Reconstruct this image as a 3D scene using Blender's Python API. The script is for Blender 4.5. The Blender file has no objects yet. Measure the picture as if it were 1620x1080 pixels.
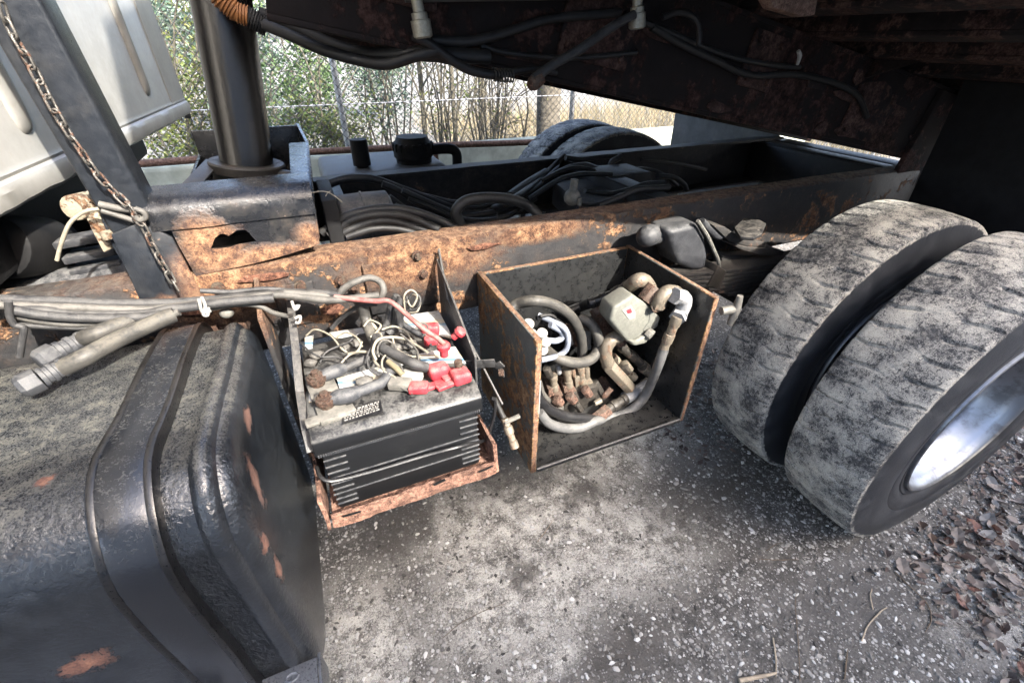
import bpy, bmesh, math, random
from mathutils import Vector, Matrix, noise as mnoise

random.seed(7)
SC = bpy.context.scene
COL = SC.collection
R = math.radians

# ------------------------------------------------------------------ camera
cam_data = bpy.data.cameras.new('camera')
cam_data.sensor_fit = 'HORIZONTAL'
cam_data.sensor_width = 36.0
cam_data.lens = 709.1 * 36.0 / 1620.0
cam_data.clip_start = 0.02
cam_data.clip_end = 2000.0
cam = bpy.data.objects.new('camera', cam_data)
COL.objects.link(cam)
_p, _y, _r = R(33.95), R(23.64), R(0.323)
_F = Vector((math.sin(_y) * math.cos(_p), math.cos(_y) * math.cos(_p), -math.sin(_p)))
_R = Vector((math.cos(_y), -math.sin(_y), 0.0))
_U = _R.cross(_F)
_R, _U = _R * math.cos(_r) + _U * math.sin(_r), _U * math.cos(_r) - _R * math.sin(_r)
_m = Matrix((_R, _U, -_F)).transposed().to_4x4()
_m.translation = Vector((0.0, 0.0, 1.491))
cam.matrix_world = _m
SC.camera = cam

# ------------------------------------------------------------------ sky, sun, exposure
LIGHT = Vector((-0.30, 0.72, -0.60)).normalized()      # the way the sunlight travels
world = bpy.data.worlds.new('World')
SC.world = world
world.use_nodes = True
_nt = world.node_tree
_bg = _nt.nodes['Background']
_sky = _nt.nodes.new('ShaderNodeTexSky')
_sky.sky_type = 'NISHITA'
_sky.sun_disc = False
_sky.sun_elevation = math.asin(-LIGHT.z)
_sky.sun_rotation = math.atan2(-LIGHT.x, -LIGHT.y)
_sky.air_density = 0.75
_sky.dust_density = 4.0
_sky.ozone_density = 0.4
_nt.links.new(_sky.outputs[0], _bg.inputs[0])
_bg.inputs[1].default_value = 0.15
sun_data = bpy.data.lights.new('sun', 'SUN')
sun_data.energy = 2.15
sun_data.angle = R(0.55)
sun_data.color = (1.0, 0.95, 0.87)
sun = bpy.data.objects.new('sun', sun_data)
COL.objects.link(sun)
sun.rotation_euler = LIGHT.to_track_quat('-Z', 'Y').to_euler()
sun.location = (3, -6, 8)
SC.view_settings.view_transform = 'Standard'
SC.view_settings.look = 'None'
SC.view_settings.exposure = 3.15
SC.view_settings.gamma = 1.0
SC.cycles.max_bounces = 5
SC.cycles.diffuse_bounces = 3
SC.cycles.glossy_bounces = 2
SC.cycles.caustics_reflective = False
SC.cycles.caustics_refractive = False
SC.cycles.transmission_bounces = 2
SC.cycles.use_adaptive_sampling = True
SC.cycles.adaptive_threshold = 0.02

# ------------------------------------------------------------------ material nodes
MATS = {}


class NT:
    def __init__(self, name):
        self.m = bpy.data.materials.new(name)
        self.m.use_nodes = True
        self.t = self.m.node_tree
        self.b = self.t.nodes['Principled BSDF']
        g = self.t.nodes.new('ShaderNodeNewGeometry')
        self.pos = g.outputs['Position']
        self.nor = g.outputs['Normal']
        self.rnd = g.outputs['Random Per Island']
        MATS[name] = self.m

    def put(self, sock, v):
        if hasattr(v, 'links') or isinstance(v, bpy.types.NodeSocket):
            self.t.links.new(v, sock)
        elif isinstance(v, (tuple, list)) and len(v) == 3 and sock.type == 'RGBA':
            sock.default_value = (*v, 1.0)
        else:
            sock.default_value = v

    def noise(self, scale, detail=6.0, rough=0.6, dist=0.0, vec=None, off=None):
        n = self.t.nodes.new('ShaderNodeTexNoise')
        v = vec if vec is not None else self.pos
        if off is not None:
            v = self.vadd(v, off)
        self.put(n.inputs['Vector'], v)
        n.inputs['Scale'].default_value = scale
        n.inputs['Detail'].default_value = min(detail, 5.0)
        n.inputs['Roughness'].default_value = rough
        n.inputs['Distortion'].default_value = dist
        return n.outputs[0]

    def voro(self, scale, feature='F1', out='Distance', vec=None, rnd=1.0):
        n = self.t.nodes.new('ShaderNodeTexVoronoi')
        n.feature = feature
        self.put(n.inputs['Vector'], vec if vec is not None else self.pos)
        n.inputs['Scale'].default_value = scale
        n.inputs['Randomness'].default_value = rnd
        return n.outputs[out]

    def vadd(self, v, o):
        n = self.t.nodes.new('ShaderNodeVectorMath')
        n.operation = 'ADD'
        self.put(n.inputs[0], v)
        self.put(n.inputs[1], o)
        return n.outputs[0]

    def vmul(self, v, o):
        n = self.t.nodes.new('ShaderNodeVectorMath')
        n.operation = 'MULTIPLY'
        self.put(n.inputs[0], v)
        self.put(n.inputs[1], o)
        return n.outputs[0]

    def vlen(self, v):
        n = self.t.nodes.new('ShaderNodeVectorMath')
        n.operation = 'LENGTH'
        self.put(n.inputs[0], v)
        return n.outputs['Value']

    def math(self, op, a, b=0.0, clamp=False):
        n = self.t.nodes.new('ShaderNodeMath')
        n.operation = op
        n.use_clamp = clamp
        self.put(n.inputs[0], a)
        self.put(n.inputs[1], b)
        return n.outputs[0]

    def step(self, v, lo, hi, o0=0.0, o1=1.0):
        n = self.t.nodes.new('ShaderNodeMapRange')
        n.interpolation_type = 'SMOOTHSTEP'
        self.put(n.inputs['Value'], v)
        self.put(n.inputs['From Min'], lo)
        self.put(n.inputs['From Max'], hi)
        n.inputs['To Min'].default_value = o0
        n.inputs['To Max'].default_value = o1
        return n.outputs[0]

    def ramp(self, v, *stops):
        n = self.t.nodes.new('ShaderNodeValToRGB')
        e = n.color_ramp.elements
        while len(e) < len(stops):
            e.new(0.5)
        for k, (p, c) in enumerate(stops):
            e[k].position = p
            e[k].color = (*c, 1.0)
        self.put(n.inputs[0], v)
        return n.outputs[0]

    def mix(self, f, a, b):
        n = self.t.nodes.new('ShaderNodeMix')
        n.data_type = 'RGBA'
        self.put(n.inputs['Factor'], f)
        self.put(n.inputs['A'] if False else n.inputs[6], a)
        self.put(n.inputs[7], b)
        return n.outputs[2]

    def mixf(self, f, a, b):
        n = self.t.nodes.new('ShaderNodeMix')
        n.data_type = 'FLOAT'
        self.put(n.inputs[0], f)
        self.put(n.inputs[2], a)
        self.put(n.inputs[3], b)
        return n.outputs[0]

    def up(self):
        s = self.t.nodes.new('ShaderNodeSeparateXYZ')
        self.put(s.inputs[0], self.nor)
        return s.outputs[2]

    def xyz(self):
        s = self.t.nodes.new('ShaderNodeSeparateXYZ')
        self.put(s.inputs[0], self.pos)
        return s.outputs

    def blobs(self, items, wob):
        """rust, dust and dark patches: items (centre, radii, softness); wob shifts their edge"""
        tot = None
        for c, r, soft in items:
            v = self.vadd(self.pos, tuple(-q for q in c))
            v = self.vmul(v, tuple(1.0 / q for q in r))
            d = self.math('ADD', self.vlen(v), wob)
            k = self.step(d, 1.0 + soft, 1.0 - soft)
            tot = k if tot is None else self.math('MAXIMUM', tot, k)
        return tot

    def bump(self, h, strength=0.4, dist=0.004):
        n = self.t.nodes.new('ShaderNodeBump')
        n.inputs['Strength'].default_value = strength
        n.inputs['Distance'].default_value = dist
        self.put(n.inputs['Height'], h)
        self.t.links.new(n.outputs[0], self.b.inputs['Normal'])

    def out(self, base=None, rough=None, metal=None, spec=None):
        if base is not None:
            self.put(self.b.inputs['Base Color'], base)
        if rough is not None:
            self.put(self.b.inputs['Roughness'], rough)
        if metal is not None:
            self.put(self.b.inputs['Metallic'], metal)
        if spec is not None:
            self.b.inputs['Specular IOR Level'].default_value = spec
        return self.m


RUST = ((0.040, 0.019, 0.013), (0.145, 0.073, 0.038), (0.27, 0.16, 0.088))
RUST_DULL = ((0.024, 0.013, 0.010), (0.085, 0.045, 0.031), (0.16, 0.10, 0.07))


def metal(name, paint, rust=0.3, scale=7.0, rough=0.4, dust=0.2, dustc=(0.17, 0.155, 0.13), rc=RUST,
          bump=0.5, met=0.0, blobs=None, grime=0.14, speck=0.0, spec=0.3):
    """painted steel with flaking rust, settled dust and grime"""
    n = NT(name)
    off = (random.random() * 9, random.random() * 9, random.random() * 9)
    big = n.noise(scale, 9.0, 0.68, 0.3, off=off)
    mid = n.noise(scale * 6.5, 8.0, 0.7, off=off)
    fine = n.noise(scale * 32, 4.0, 0.7)
    v = n.math('ADD', n.math('MULTIPLY', big, 0.72), n.math('MULTIPLY', mid, 0.28))
    th = 0.5 + (0.5 - rust) * 0.48
    mask = n.step(v, th - 0.022, th + 0.022)
    edge = n.step(v, th - 0.09, th + 0.0)
    if blobs:
        wob = n.math('MULTIPLY', n.math('SUBTRACT', mid, 0.5), 1.5)
        wob = n.math('ADD', wob, n.math('MULTIPLY', n.math('SUBTRACT', big, 0.5), 1.2))
        bm = n.blobs(blobs, wob)
        mask = n.math('MAXIMUM', mask, bm)
        edge = n.math('MAXIMUM', edge, bm)
    rv = n.math('ADD', n.math('MULTIPLY', mid, 0.6), n.math('MULTIPLY', fine, 0.4))
    rcol = n.ramp(rv, (0.41, rc[0]), (0.5, rc[1]), (0.60, rc[2]))
    rcol = n.mix(n.math('MULTIPLY', n.step(n.noise(scale * 2.3, 5.0, 0.7), 0.48, 0.60), 0.6), rcol, tuple(q * 1.1 for q in rc[0]))
    pc = n.mix(n.step(mid, 0.35, 0.7), paint, tuple(min(1.0, q * 1.4 + 0.001) for q in paint))
    if grime:
        pc = n.mix(n.math('MULTIPLY', n.math('SUBTRACT', edge, mask, True), grime), pc, tuple(q * 0.6 for q in rc[1]))
        pc = n.mix(n.math('MULTIPLY', n.step(big, 0.5, 0.68), grime), pc, dustc)
    base = n.mix(mask, pc, rcol)
    up = n.step(n.up(), 0.15, 0.9)
    dm = n.math('MULTIPLY', n.math('MULTIPLY', n.math('ADD', up, 0.18), n.step(n.math('ADD', n.math('MULTIPLY', fine, 0.5), n.math('MULTIPLY', mid, 0.5)), 0.4, 0.62)), dust, True)
    base = n.mix(dm, base, dustc)
    if speck:
        sp = n.math('MULTIPLY', n.step(n.noise(420, 3.0, 0.7), 0.55, 0.68), speck)
        base = n.mix(sp, base, tuple(min(1, q * 1.5) for q in dustc))
    r = n.mixf(mask, n.math('ADD', rough, n.math('MULTIPLY', n.math('SUBTRACT', mid, 0.5), 0.35)), 0.9)
    r = n.mixf(dm, r, 0.92)
    h = n.math('ADD', n.math('MULTIPLY', mask, n.math('MULTIPLY', rv, 1.8)), n.math('MULTIPLY', fine, 0.2))
    h = n.math('ADD', h, n.math('MULTIPLY', mid, 0.25))
    n.bump(h, bump, 0.006)
    return n.out(base, r, n.mixf(mask, met, 0.0) if met else 0.0, spec)


def simple(name, col, rough=0.6, met=0.0, var=0.25, scale=20.0, bump=0.15, dust=0.0, dustc=(0.20, 0.185, 0.16), spec=0.35):
    n = NT(name)
    a = n.noise(scale, 6.0, 0.65)
    f = n.noise(scale * 9, 4.0, 0.6)
    c = n.mix(n.step(a, 0.3, 0.7), tuple(q * (1 - var) for q in col), tuple(min(1.0, q * (1 + var)) for q in col))
    r = n.math('ADD', rough, n.math('MULTIPLY', n.math('SUBTRACT', f, 0.5), 0.25))
    if dust:
        up = n.step(n.up(), -0.1, 0.8)
        d = n.math('MULTIPLY', n.math('MULTIPLY', n.math('ADD', up, 0.25), n.step(n.math('ADD', n.math('MULTIPLY', a, 0.55), n.math('MULTIPLY', f, 0.45)), 0.38, 0.62)), dust, True)
        c = n.mix(d, c, dustc)
        r = n.mixf(d, r, 0.93)
    if bump:
        n.bump(n.math('ADD', n.math('MULTIPLY', a, 0.5), f), bump, 0.003)
    return n.out(c, r, met, spec)


# ------------------------------------------------------------------ mesh helpers
class B:
    """collects shapes and links them as ONE mesh object"""

    def __init__(self):
        self.v, self.f, self.mi = [], [], []

    def add(self, vs, fs, mi=0):
        o = len(self.v)
        self.v += [tuple(p) for p in vs]
        self.f += [tuple(i + o for i in f) for f in fs]
        self.mi += [mi] * len(fs)
        return self

    def box(self, a, b, mi=0):
        (x0, y0, z0), (x1, y1, z1) = a, b
        vs = [(x, y, z) for z in (z0, z1) for y in (y0, y1) for x in (x0, x1)]
        return self.add(vs, [(0, 2, 3, 1), (4, 5, 7, 6), (0, 1, 5, 4), (2, 6, 7, 3), (0, 4, 6, 2), (1, 3, 7, 5)], mi)

    def obox(self, c, ax, ay, az, mi=0):
        """box about c with half axes"""
        c, ax, ay, az = map(Vector, (c, ax, ay, az))
        vs = [c + ax * i + ay * j + az * k for k in (-1, 1) for j in (-1, 1) for i in (-1, 1)]
        fs = [(0, 2, 3, 1), (4, 5, 7, 6), (0, 1, 5, 4), (2, 6, 7, 3), (0, 4, 6, 2), (1, 3, 7, 5)]
        if ax.cross(ay).dot(az) < 0:
            fs = [f[::-1] for f in fs]
        return self.add(vs, fs, mi)

    def bar(self, p, q, w, h, up=(0, 0, 1), mi=0):
        """rectangular bar from p to q, w across, h along up"""
        p, q, up = Vector(p), Vector(q), Vector(up)
        d = (q - p)
        s = d.cross(up).normalized()
        u = s.cross(d).normalized()
        return self.obox((p + q) / 2, d / 2, s * w / 2, u * h / 2, mi)

    def plate(self, poly, th, mi=0, mside=None):
        """flat polygon given a thickness behind it (th: vector)"""
        th = Vector(th)
        poly = [Vector(p) for p in poly]
        n = len(poly)
        nm = (poly[1] - poly[0]).cross(poly[2] - poly[0])
        vs = poly + [p + th for p in poly]
        fs = [tuple(range(n)), tuple(range(2 * n - 1, n - 1, -1))]
        fs += [(i, i + n, (i + 1) % n + n, (i + 1) % n) for i in range(n)]
        if nm.dot(th) > 0:
            fs = [f[::-1] for f in fs]
        o = len(self.mi)
        self.add(vs, fs, mi)
        if mside is not None:
            for k in range(o + 2, len(self.mi)):
                self.mi[k] = mside
        return self

    def tube(self, pts, r, n=10, sm=6, closed=False, mi=0, rr=None):
        """round tube through the points, smoothed; r a number or one radius per point"""
        pts = [Vector(p) for p in pts]
        rad = list(r) if isinstance(r, (list, tuple)) else [r] * len(pts)
        if sm > 1 and len(pts) > 2:
            P, Q = [], []
            m = len(pts)
            rng = range(m if closed else m - 1)
            for i in rng:
                if closed:
                    a, b, c, d = pts[i - 1], pts[i], pts[(i + 1) % m], pts[(i + 2) % m]
                else:
                    a = pts[i - 1] if i else pts[0] * 2 - pts[1]
                    b, c = pts[i], pts[i + 1]
                    d = pts[i + 2] if i + 2 < m else pts[-1] * 2 - pts[-2]
                for k in range(sm):
                    t = k / sm
                    P.append(0.5 * ((2 * b) + (c - a) * t + (2 * a - 5 * b + 4 * c - d) * t * t + (3 * b - a - 3 * c + d) * t ** 3))
                    Q.append(rad[i] + (rad[(i + 1) % m] - rad[i]) * t)
            if not closed:
                P.append(pts[-1])
                Q.append(rad[-1])
            pts, rad = P, Q
        m = len(pts)
        vs, fs = [], []
        ref = None
        for i in range(m):
            if closed:
                t = (pts[(i + 1) % m] - pts[i - 1])
            else:
                t = pts[min(i + 1, m - 1)] - pts[max(i - 1, 0)]
            if t.length < 1e-9:
                t = Vector((0, 0, 1))
            t.normalize()
            if ref is None:
                ref = Vector((0, 0, 1)) if abs(t.z) < 0.9 else Vector((1, 0, 0))
            s = t.cross(ref)
            if s.length < 1e-6:
                s = t.orthogonal()
            s.normalize()
            u = s.cross(t).normalized()
            ref = u
            q = rad[i]
            for k in range(n):
                a = 2 * math.pi * k / n
                vs.append(pts[i] + s * (math.cos(a) * q) + u * (math.sin(a) * q))
        for i in range(m if closed else m - 1):
            for k in range(n):
                j = (i + 1) % m
                fs.append((i * n + k, i * n + (k + 1) % n, j * n + (k + 1) % n, j * n + k))
        if not closed:
            fs.append(tuple(range(n - 1, -1, -1)))
            fs.append(tuple((m - 1) * n + k for k in range(n)))
        fs = [f[::-1] for f in fs]
        return self.add(vs, fs, mi)

    def cyl(self, p, q, r, r2=None, n=16, mi=0):
        return self.tube([p, q], [r, r if r2 is None else r2], n=n, sm=1, mi=mi)

    def steps(self, p, q, prof, n=14, mi=0):
        """turned piece along p-q: prof = (fraction, radius) pairs"""
        p, q = Vector(p), Vector(q)
        return self.tube([p + (q - p) * t for t, _ in prof], [r for _, r in prof], n=n, sm=1, mi=mi)

    def lathe_y(self, c, prof, n=64, mi=0, a0=0.0):
        """profile of (y offset, radius) turned about the Y axis through c"""
        m = len(prof)
        vs, fs = [], []
        for k in range(n):
            a = 2 * math.pi * k / n + a0
            for y, r in prof:
                vs.append((c[0] + r * math.cos(a), c[1] + y, c[2] + r * math.sin(a)))
        for k in range(n):
            for i in range(m - 1):
                fs.append((k * m + i, k * m + i + 1, ((k + 1) % n) * m + i + 1, ((k + 1) % n) * m + i))
        return self.add(vs, fs, mi)

    def ball(self, c, rx, ry=None, rz=None, n=10, mi=0):
        ry, rz = ry or rx, rz or rx
        vs, fs = [], []
        m = max(4, n // 2)
        for i in range(1, m):
            t = math.pi * i / m
            for k in range(n):
                a = 2 * math.pi * k / n
                vs.append((c[0] + rx * math.sin(t) * math.cos(a), c[1] + ry * math.sin(t) * math.sin(a), c[2] + rz * math.cos(t)))
        top, bot = len(vs), len(vs) + 1
        vs += [(c[0], c[1], c[2] + rz), (c[0], c[1], c[2] - rz)]
        for i in range(m - 2):
            for k in range(n):
                fs.append((i * n + k, (i + 1) * n + k, (i + 1) * n + (k + 1) % n, i * n + (k + 1) % n))
        for k in range(n):
            fs.append((top, k, (k + 1) % n))
            fs.append((bot, (m - 2) * n + (k + 1) % n, (m - 2) * n + k))
        return self.add(vs, fs, mi)

    def hexnut(self, c, d, r, h, mi=0):
        d = Vector(d).normalized()
        return self.tube([Vector(c), Vector(c) + d * h], [r, r], n=6, sm=1, mi=mi)

    def jitter(self, amp, sc=20.0):
        self.v = [tuple(Vector(p) + mnoise.noise_vector(Vector(p) * sc) * amp) for p in self.v]
        return self

    def obj(self, name, mats, parent=None, bevel=0.0, segs=2, smooth=0.7, label=None, kind=None):
        me = bpy.data.meshes.new(name)
        me.from_pydata(self.v, [], self.f)
        for m in (mats if isinstance(mats, (list, tuple)) else [mats]):
            me.materials.append(MATS[m] if isinstance(m, str) else m)
        me.polygons.foreach_set('material_index', self.mi)
        if bevel:
            bm = bmesh.new()
            bm.from_mesh(me)
            bm.normal_update()
            es = [e for e in bm.edges if len(e.link_faces) == 2 and e.calc_face_angle(0) > 0.6]
            bmesh.ops.bevel(bm, geom=es, offset=bevel, segments=segs, affect='EDGES', profile=0.5, clamp_overlap=True)
            bm.to_mesh(me)
            bm.free()
        if smooth:
            me.polygons.foreach_set('use_smooth', [True] * len(me.polygons))
            me.set_sharp_from_angle(angle=smooth)
        me.update()
        return link(name, me, parent, label, kind)


def link(name, me, parent=None, label=None, kind=None):
    o = bpy.data.objects.new(name, me)
    COL.objects.link(o)
    if parent is not None:
        o.parent = parent
        o.matrix_parent_inverse = Matrix.Translation(-base_of(parent))
    if label:
        o['label'] = label
    if kind:
        o['kind'] = kind
    return o


def base_of(o):
    v = Vector(o.location)
    return v


def tag(o, label, cat, group=None, kind=None):
    o['label'] = label
    o['category'] = cat
    if group:
        o['group'] = group
    if kind:
        o['kind'] = kind
    return o


def thing(name, loc, label, cat, group=None):
    o = bpy.data.objects.new(name, None)
    COL.objects.link(o)
    o.location = loc
    o.empty_display_size = 0.1
    return tag(o, label, cat, group)


def rrect(y0, y1, z0, z1, rs, n=8):
    """rounded rectangle in y,z: radii for (y0 z0), (y1 z0), (y1 z1), (y0 z1), counter-clockwise"""
    out = []
    for (cy, cz, sy, sz, a0), r in zip(((y0, z0, 1, 1, 180), (y1, z0, -1, 1, 270), (y1, z1, -1, -1, 0), (y0, z1, 1, -1, 90)), rs):
        for k in range(n + 1):
            a = R(a0 + 90.0 * k / n)
            out.append((cy + sy * r + r * math.cos(a), cz + sz * r + r * math.sin(a)))
    return out

# ------------------------------------------------------------------ materials
metal('rail_steel', (0.014, 0.014, 0.015), rust=0.36, scale=8.0, rough=0.5, dust=0.25, bump=0.8,
      blobs=[((0.10, 1.24, 1.03), (0.50, 0.3, 0.032), 0.5), ((-0.28, 1.2, 0.98), (0.14, 0.3, 0.10), 0.4), ((0.25, 1.2, 0.97), (0.20, 0.2, 0.07), 0.5), ((0.6, 1.2, 1.0), (0.18, 0.2, 0.03), 0.5),
             ((1.5, 1.25, 1.03), (1.2, 0.06, 0.016), 0.4)])
metal('rail_dark', (0.007, 0.007, 0.008), rust=0.26, scale=6.0, rough=0.6, dust=0.5, dustc=(0.14, 0.127, 0.108), rc=RUST_DULL)
metal('black_frame', (0.006, 0.006, 0.0065), rust=0.16, scale=7.0, rough=0.5, dust=0.2, dustc=(0.10, 0.092, 0.08), rc=RUST_DULL)
metal('bed_steel', (0.011, 0.0085, 0.008), rust=0.46, scale=4.0, rough=0.8, dust=0.08, dustc=(0.05, 0.04, 0.034), grime=0.1, spec=0.15,
      rc=((0.007, 0.004, 0.0036), (0.034, 0.017, 0.014), (0.075, 0.042, 0.034)))
metal('bed_rib', (0.012, 0.010, 0.010), rust=0.55, scale=5.0, rough=0.8, dust=0.15, dustc=(0.12, 0.10, 0.09), spec=0.15,
      rc=((0.020, 0.012, 0.010), (0.060, 0.033, 0.027), (0.11, 0.068, 0.055)))
metal('cradle_black', (0.008, 0.0085, 0.010), rust=0.20, scale=6.0, rough=0.22, dust=0.10, bump=0.6, spec=0.5,
      blobs=[((-0.25, 1.19, 1.085), (0.06, 0.03, 0.07), 0.4), ((-0.12, 1.19, 1.04), (0.16, 0.03, 0.03), 0.4), ((-0.03, 1.19, 1.08), (0.035, 0.03, 0.035), 0.5)])
metal('post_paint', (0.0095, 0.0115, 0.015), rust=0.10, scale=9.0, rough=0.34, dust=0.06, grime=0.06, bump=0.3, spec=0.5,
      blobs=[((-0.31, 1.2, 0.98), (0.035, 0.1, 0.09), 0.6), ((-0.37, 1.2, 0.95), (0.05, 0.1, 0.03), 0.6)])
metal('hoist_steel', (0.006, 0.0055, 0.005), rust=0.08, scale=14.0, rough=0.2, dust=0.02, rc=RUST_DULL, grime=0.05, speck=0.05, spec=0.7, bump=0.25)
metal('box_outside', (0.050, 0.056, 0.052), rust=0.52, scale=6.0, rough=0.55, dust=0.15, bump=0.7,
      rc=((0.050, 0.024, 0.013), (0.18, 0.098, 0.045), (0.29, 0.18, 0.09)))
metal('box_edge', (0.03, 0.024, 0.02), rust=0.86, scale=11.0, rough=0.6, dust=0.2, bump=0.7,
      rc=((0.06, 0.03, 0.019), (0.20, 0.105, 0.062), (0.31, 0.19, 0.12)))
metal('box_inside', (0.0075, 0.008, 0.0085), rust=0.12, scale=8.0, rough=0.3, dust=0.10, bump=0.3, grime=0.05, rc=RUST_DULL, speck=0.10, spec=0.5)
metal('tray_rust', (0.05, 0.035, 0.03), rust=0.82, scale=9.0, rough=0.7, dust=0.15, bump=1.0,
      rc=((0.055, 0.028, 0.020), (0.19, 0.098, 0.068), (0.31, 0.18, 0.125)))
metal('rust_flake', (0.06, 0.03, 0.02), rust=0.9, scale=14.0, rough=0.8, dust=0.1, bump=1.0,
      rc=((0.045, 0.018, 0.012), (0.16, 0.068, 0.042), (0.27, 0.135, 0.085)))
metal('fitting_tan', (0.13, 0.11, 0.083), rust=0.36, scale=26.0, rough=0.45, dust=0.3, dustc=(0.21, 0.19, 0.155), bump=0.5, met=0.3, spec=0.5,
      rc=((0.05, 0.028, 0.018), (0.135, 0.08, 0.048), (0.21, 0.135, 0.085)))
metal('fitting_brown', (0.07, 0.048, 0.036), rust=0.55, scale=28.0, rough=0.55, dust=0.25, bump=0.6, rc=((0.03, 0.016, 0.012), (0.11, 0.058, 0.04), (0.19, 0.115, 0.085)))
metal('fitting_dark', (0.018, 0.016, 0.014), rust=0.25, scale=24.0, rough=0.4, dust=0.35, dustc=(0.15, 0.135, 0.11), bump=0.4, rc=RUST_DULL)
metal('fitting_pale', (0.21, 0.213, 0.217), rust=0.14, scale=28.0, rough=0.4, dust=0.25, dustc=(0.24, 0.225, 0.195), bump=0.4, met=0.2, rc=RUST_DULL)
metal('valve_olive', (0.115, 0.116, 0.10), rust=0.10, scale=16.0, rough=0.45, dust=0.3, dustc=(0.15, 0.146, 0.125), bump=0.4, rc=RUST_DULL, grime=0.2)
metal('terminal_rust', (0.055, 0.042, 0.03), rust=0.55, scale=40.0, rough=0.7, dust=0.2, bump=0.8, rc=RUST_DULL)
metal('spring_steel', (0.024, 0.023, 0.022), rust=0.28, scale=12.0, rough=0.6, dust=0.5, dustc=(0.12, 0.105, 0.09), rc=RUST_DULL)
metal('hanger_dusty', (0.022, 0.023, 0.026), rust=0.10, scale=10.0, rough=0.45, dust=0.45, dustc=(0.16, 0.157, 0.15), rc=RUST_DULL, grime=0.2)
metal('chain_steel', (0.10, 0.095, 0.087), rust=0.42, scale=45.0, rough=0.35, dust=0.1, bump=0.4, met=0.6, rc=RUST_DULL)
metal('bracket_tan', (0.22, 0.19, 0.14), rust=0.45, scale=20.0, rough=0.6, dust=0.2, bump=0.8)
metal('pipe_rust', (0.09, 0.055, 0.04), rust=0.7, scale=12.0, rough=0.8, dust=0.1, rc=((0.06, 0.032, 0.022), (0.15, 0.085, 0.06), (0.22, 0.145, 0.105)))
metal('step_metal', (0.12, 0.13, 0.145), rust=0.12, scale=30.0, rough=0.3, dust=0.1, bump=0.8, met=0.7, rc=RUST_DULL)
metal('strap_grey', (0.035, 0.035, 0.036), rust=0.12, scale=18.0, rough=0.35, dust=0.3, rc=RUST_DULL)
metal('brass', (0.30, 0.285, 0.23), rust=0.10, scale=30.0, rough=0.35, dust=0.1, met=0.4, rc=RUST_DULL)
simple('hose_black', (0.0095, 0.0095, 0.010), 0.5, dust=0.28, dustc=(0.075, 0.069, 0.06))
simple('liner_rubber', (0.0045, 0.0045, 0.005), 0.3, dust=0.05, spec=0.6)
simple('hose_clean', (0.009, 0.009, 0.010), 0.36, dust=0.10, dustc=(0.11, 0.105, 0.095))
simple('hose_grey', (0.034, 0.033, 0.031), 0.5, dust=0.5, dustc=(0.125, 0.114, 0.092))
simple('hose_pale', (0.075, 0.075, 0.075), 0.45, dust=0.4, dustc=(0.17, 0.162, 0.142))
simple('hose_blue', (0.17, 0.19, 0.23), 0.45, dust=0.3)
simple('cable_grey', (0.027, 0.027, 0.028), 0.5, dust=0.45, dustc=(0.098, 0.094, 0.087), scale=40, bump=0.35)
simple('cable_pale', (0.065, 0.062, 0.057), 0.5, dust=0.5, dustc=(0.13, 0.122, 0.107), scale=40, bump=0.35)
simple('wire_white', (0.20, 0.18, 0.14), 0.6, scale=60)
simple('wire_red', (0.22, 0.065, 0.06), 0.5, dust=0.5, dustc=(0.24, 0.18, 0.155), scale=50)
simple('boot_red', (0.33, 0.020, 0.032), 0.45, dust=0.75, dustc=(0.30, 0.13, 0.115), scale=50, bump=0.5)
simple('boot_grey', (0.034, 0.036, 0.041), 0.5, dust=0.45, dustc=(0.12, 0.117, 0.108), scale=50)
simple('white_dirty', (0.25, 0.245, 0.23), 0.5, dust=0.45, dustc=(0.20, 0.185, 0.16), scale=30)
simple('lead_grey', (0.135, 0.13, 0.115), 0.55, met=0.2, dust=0.4, scale=50, bump=0.5)
simple('conduit_orange', (0.30, 0.125, 0.04), 0.5, dust=0.2)
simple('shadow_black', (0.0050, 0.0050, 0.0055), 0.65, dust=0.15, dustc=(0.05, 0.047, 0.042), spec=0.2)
simple('tank_far', (0.075, 0.08, 0.085), 0.45, dust=0.4, dustc=(0.14, 0.135, 0.125))
simple('air_tank', (0.085, 0.085, 0.085), 0.6, dust=0.6, dustc=(0.19, 0.172, 0.15))
simple('galvanised', (0.40, 0.42, 0.44), 0.35, met=0.8)
simple('wire_fence', (0.045, 0.046, 0.044), 0.5)
simple('tarp_grey', (0.085, 0.085, 0.082), 0.7, bump=0.3, scale=8)
simple('stem', (0.085, 0.078, 0.058), 0.8, scale=30)
simple('twig', (0.11, 0.08, 0.052), 0.8, scale=60)
simple('twig_pale', (0.30, 0.245, 0.175), 0.8, scale=60)
simple('pole_wood', (0.10, 0.09, 0.072), 0.85, var=0.4, scale=18, bump=0.6)
simple('concrete_old', (0.26, 0.28, 0.225), 0.85, var=0.3, scale=5, bump=0.4)
simple('rubber_flap', (0.0055, 0.0055, 0.006), 0.6, dust=0.1, dustc=(0.05, 0.048, 0.046), spec=0.2)
simple('wall_panel', (0.62, 0.61, 0.58), 0.6, var=0.1, scale=3)

# cab paint
n = NT('cab_paint')
a = n.noise(9, 8, 0.65)
f = n.noise(70, 4, 0.6)
c = n.mix(n.step(a, 0.35, 0.7), (0.21, 0.205, 0.19), (0.26, 0.255, 0.24))
c = n.mix(n.math('MULTIPLY', n.step(f, 0.56, 0.72), 0.35), c, (0.24, 0.22, 0.19))
n.bump(n.math('ADD', a, n.math('MULTIPLY', f, 0.2)), 0.15, 0.003)
n.out(c, n.math('ADD', 0.26, n.math('MULTIPLY', f, 0.2)), 0.15)

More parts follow.
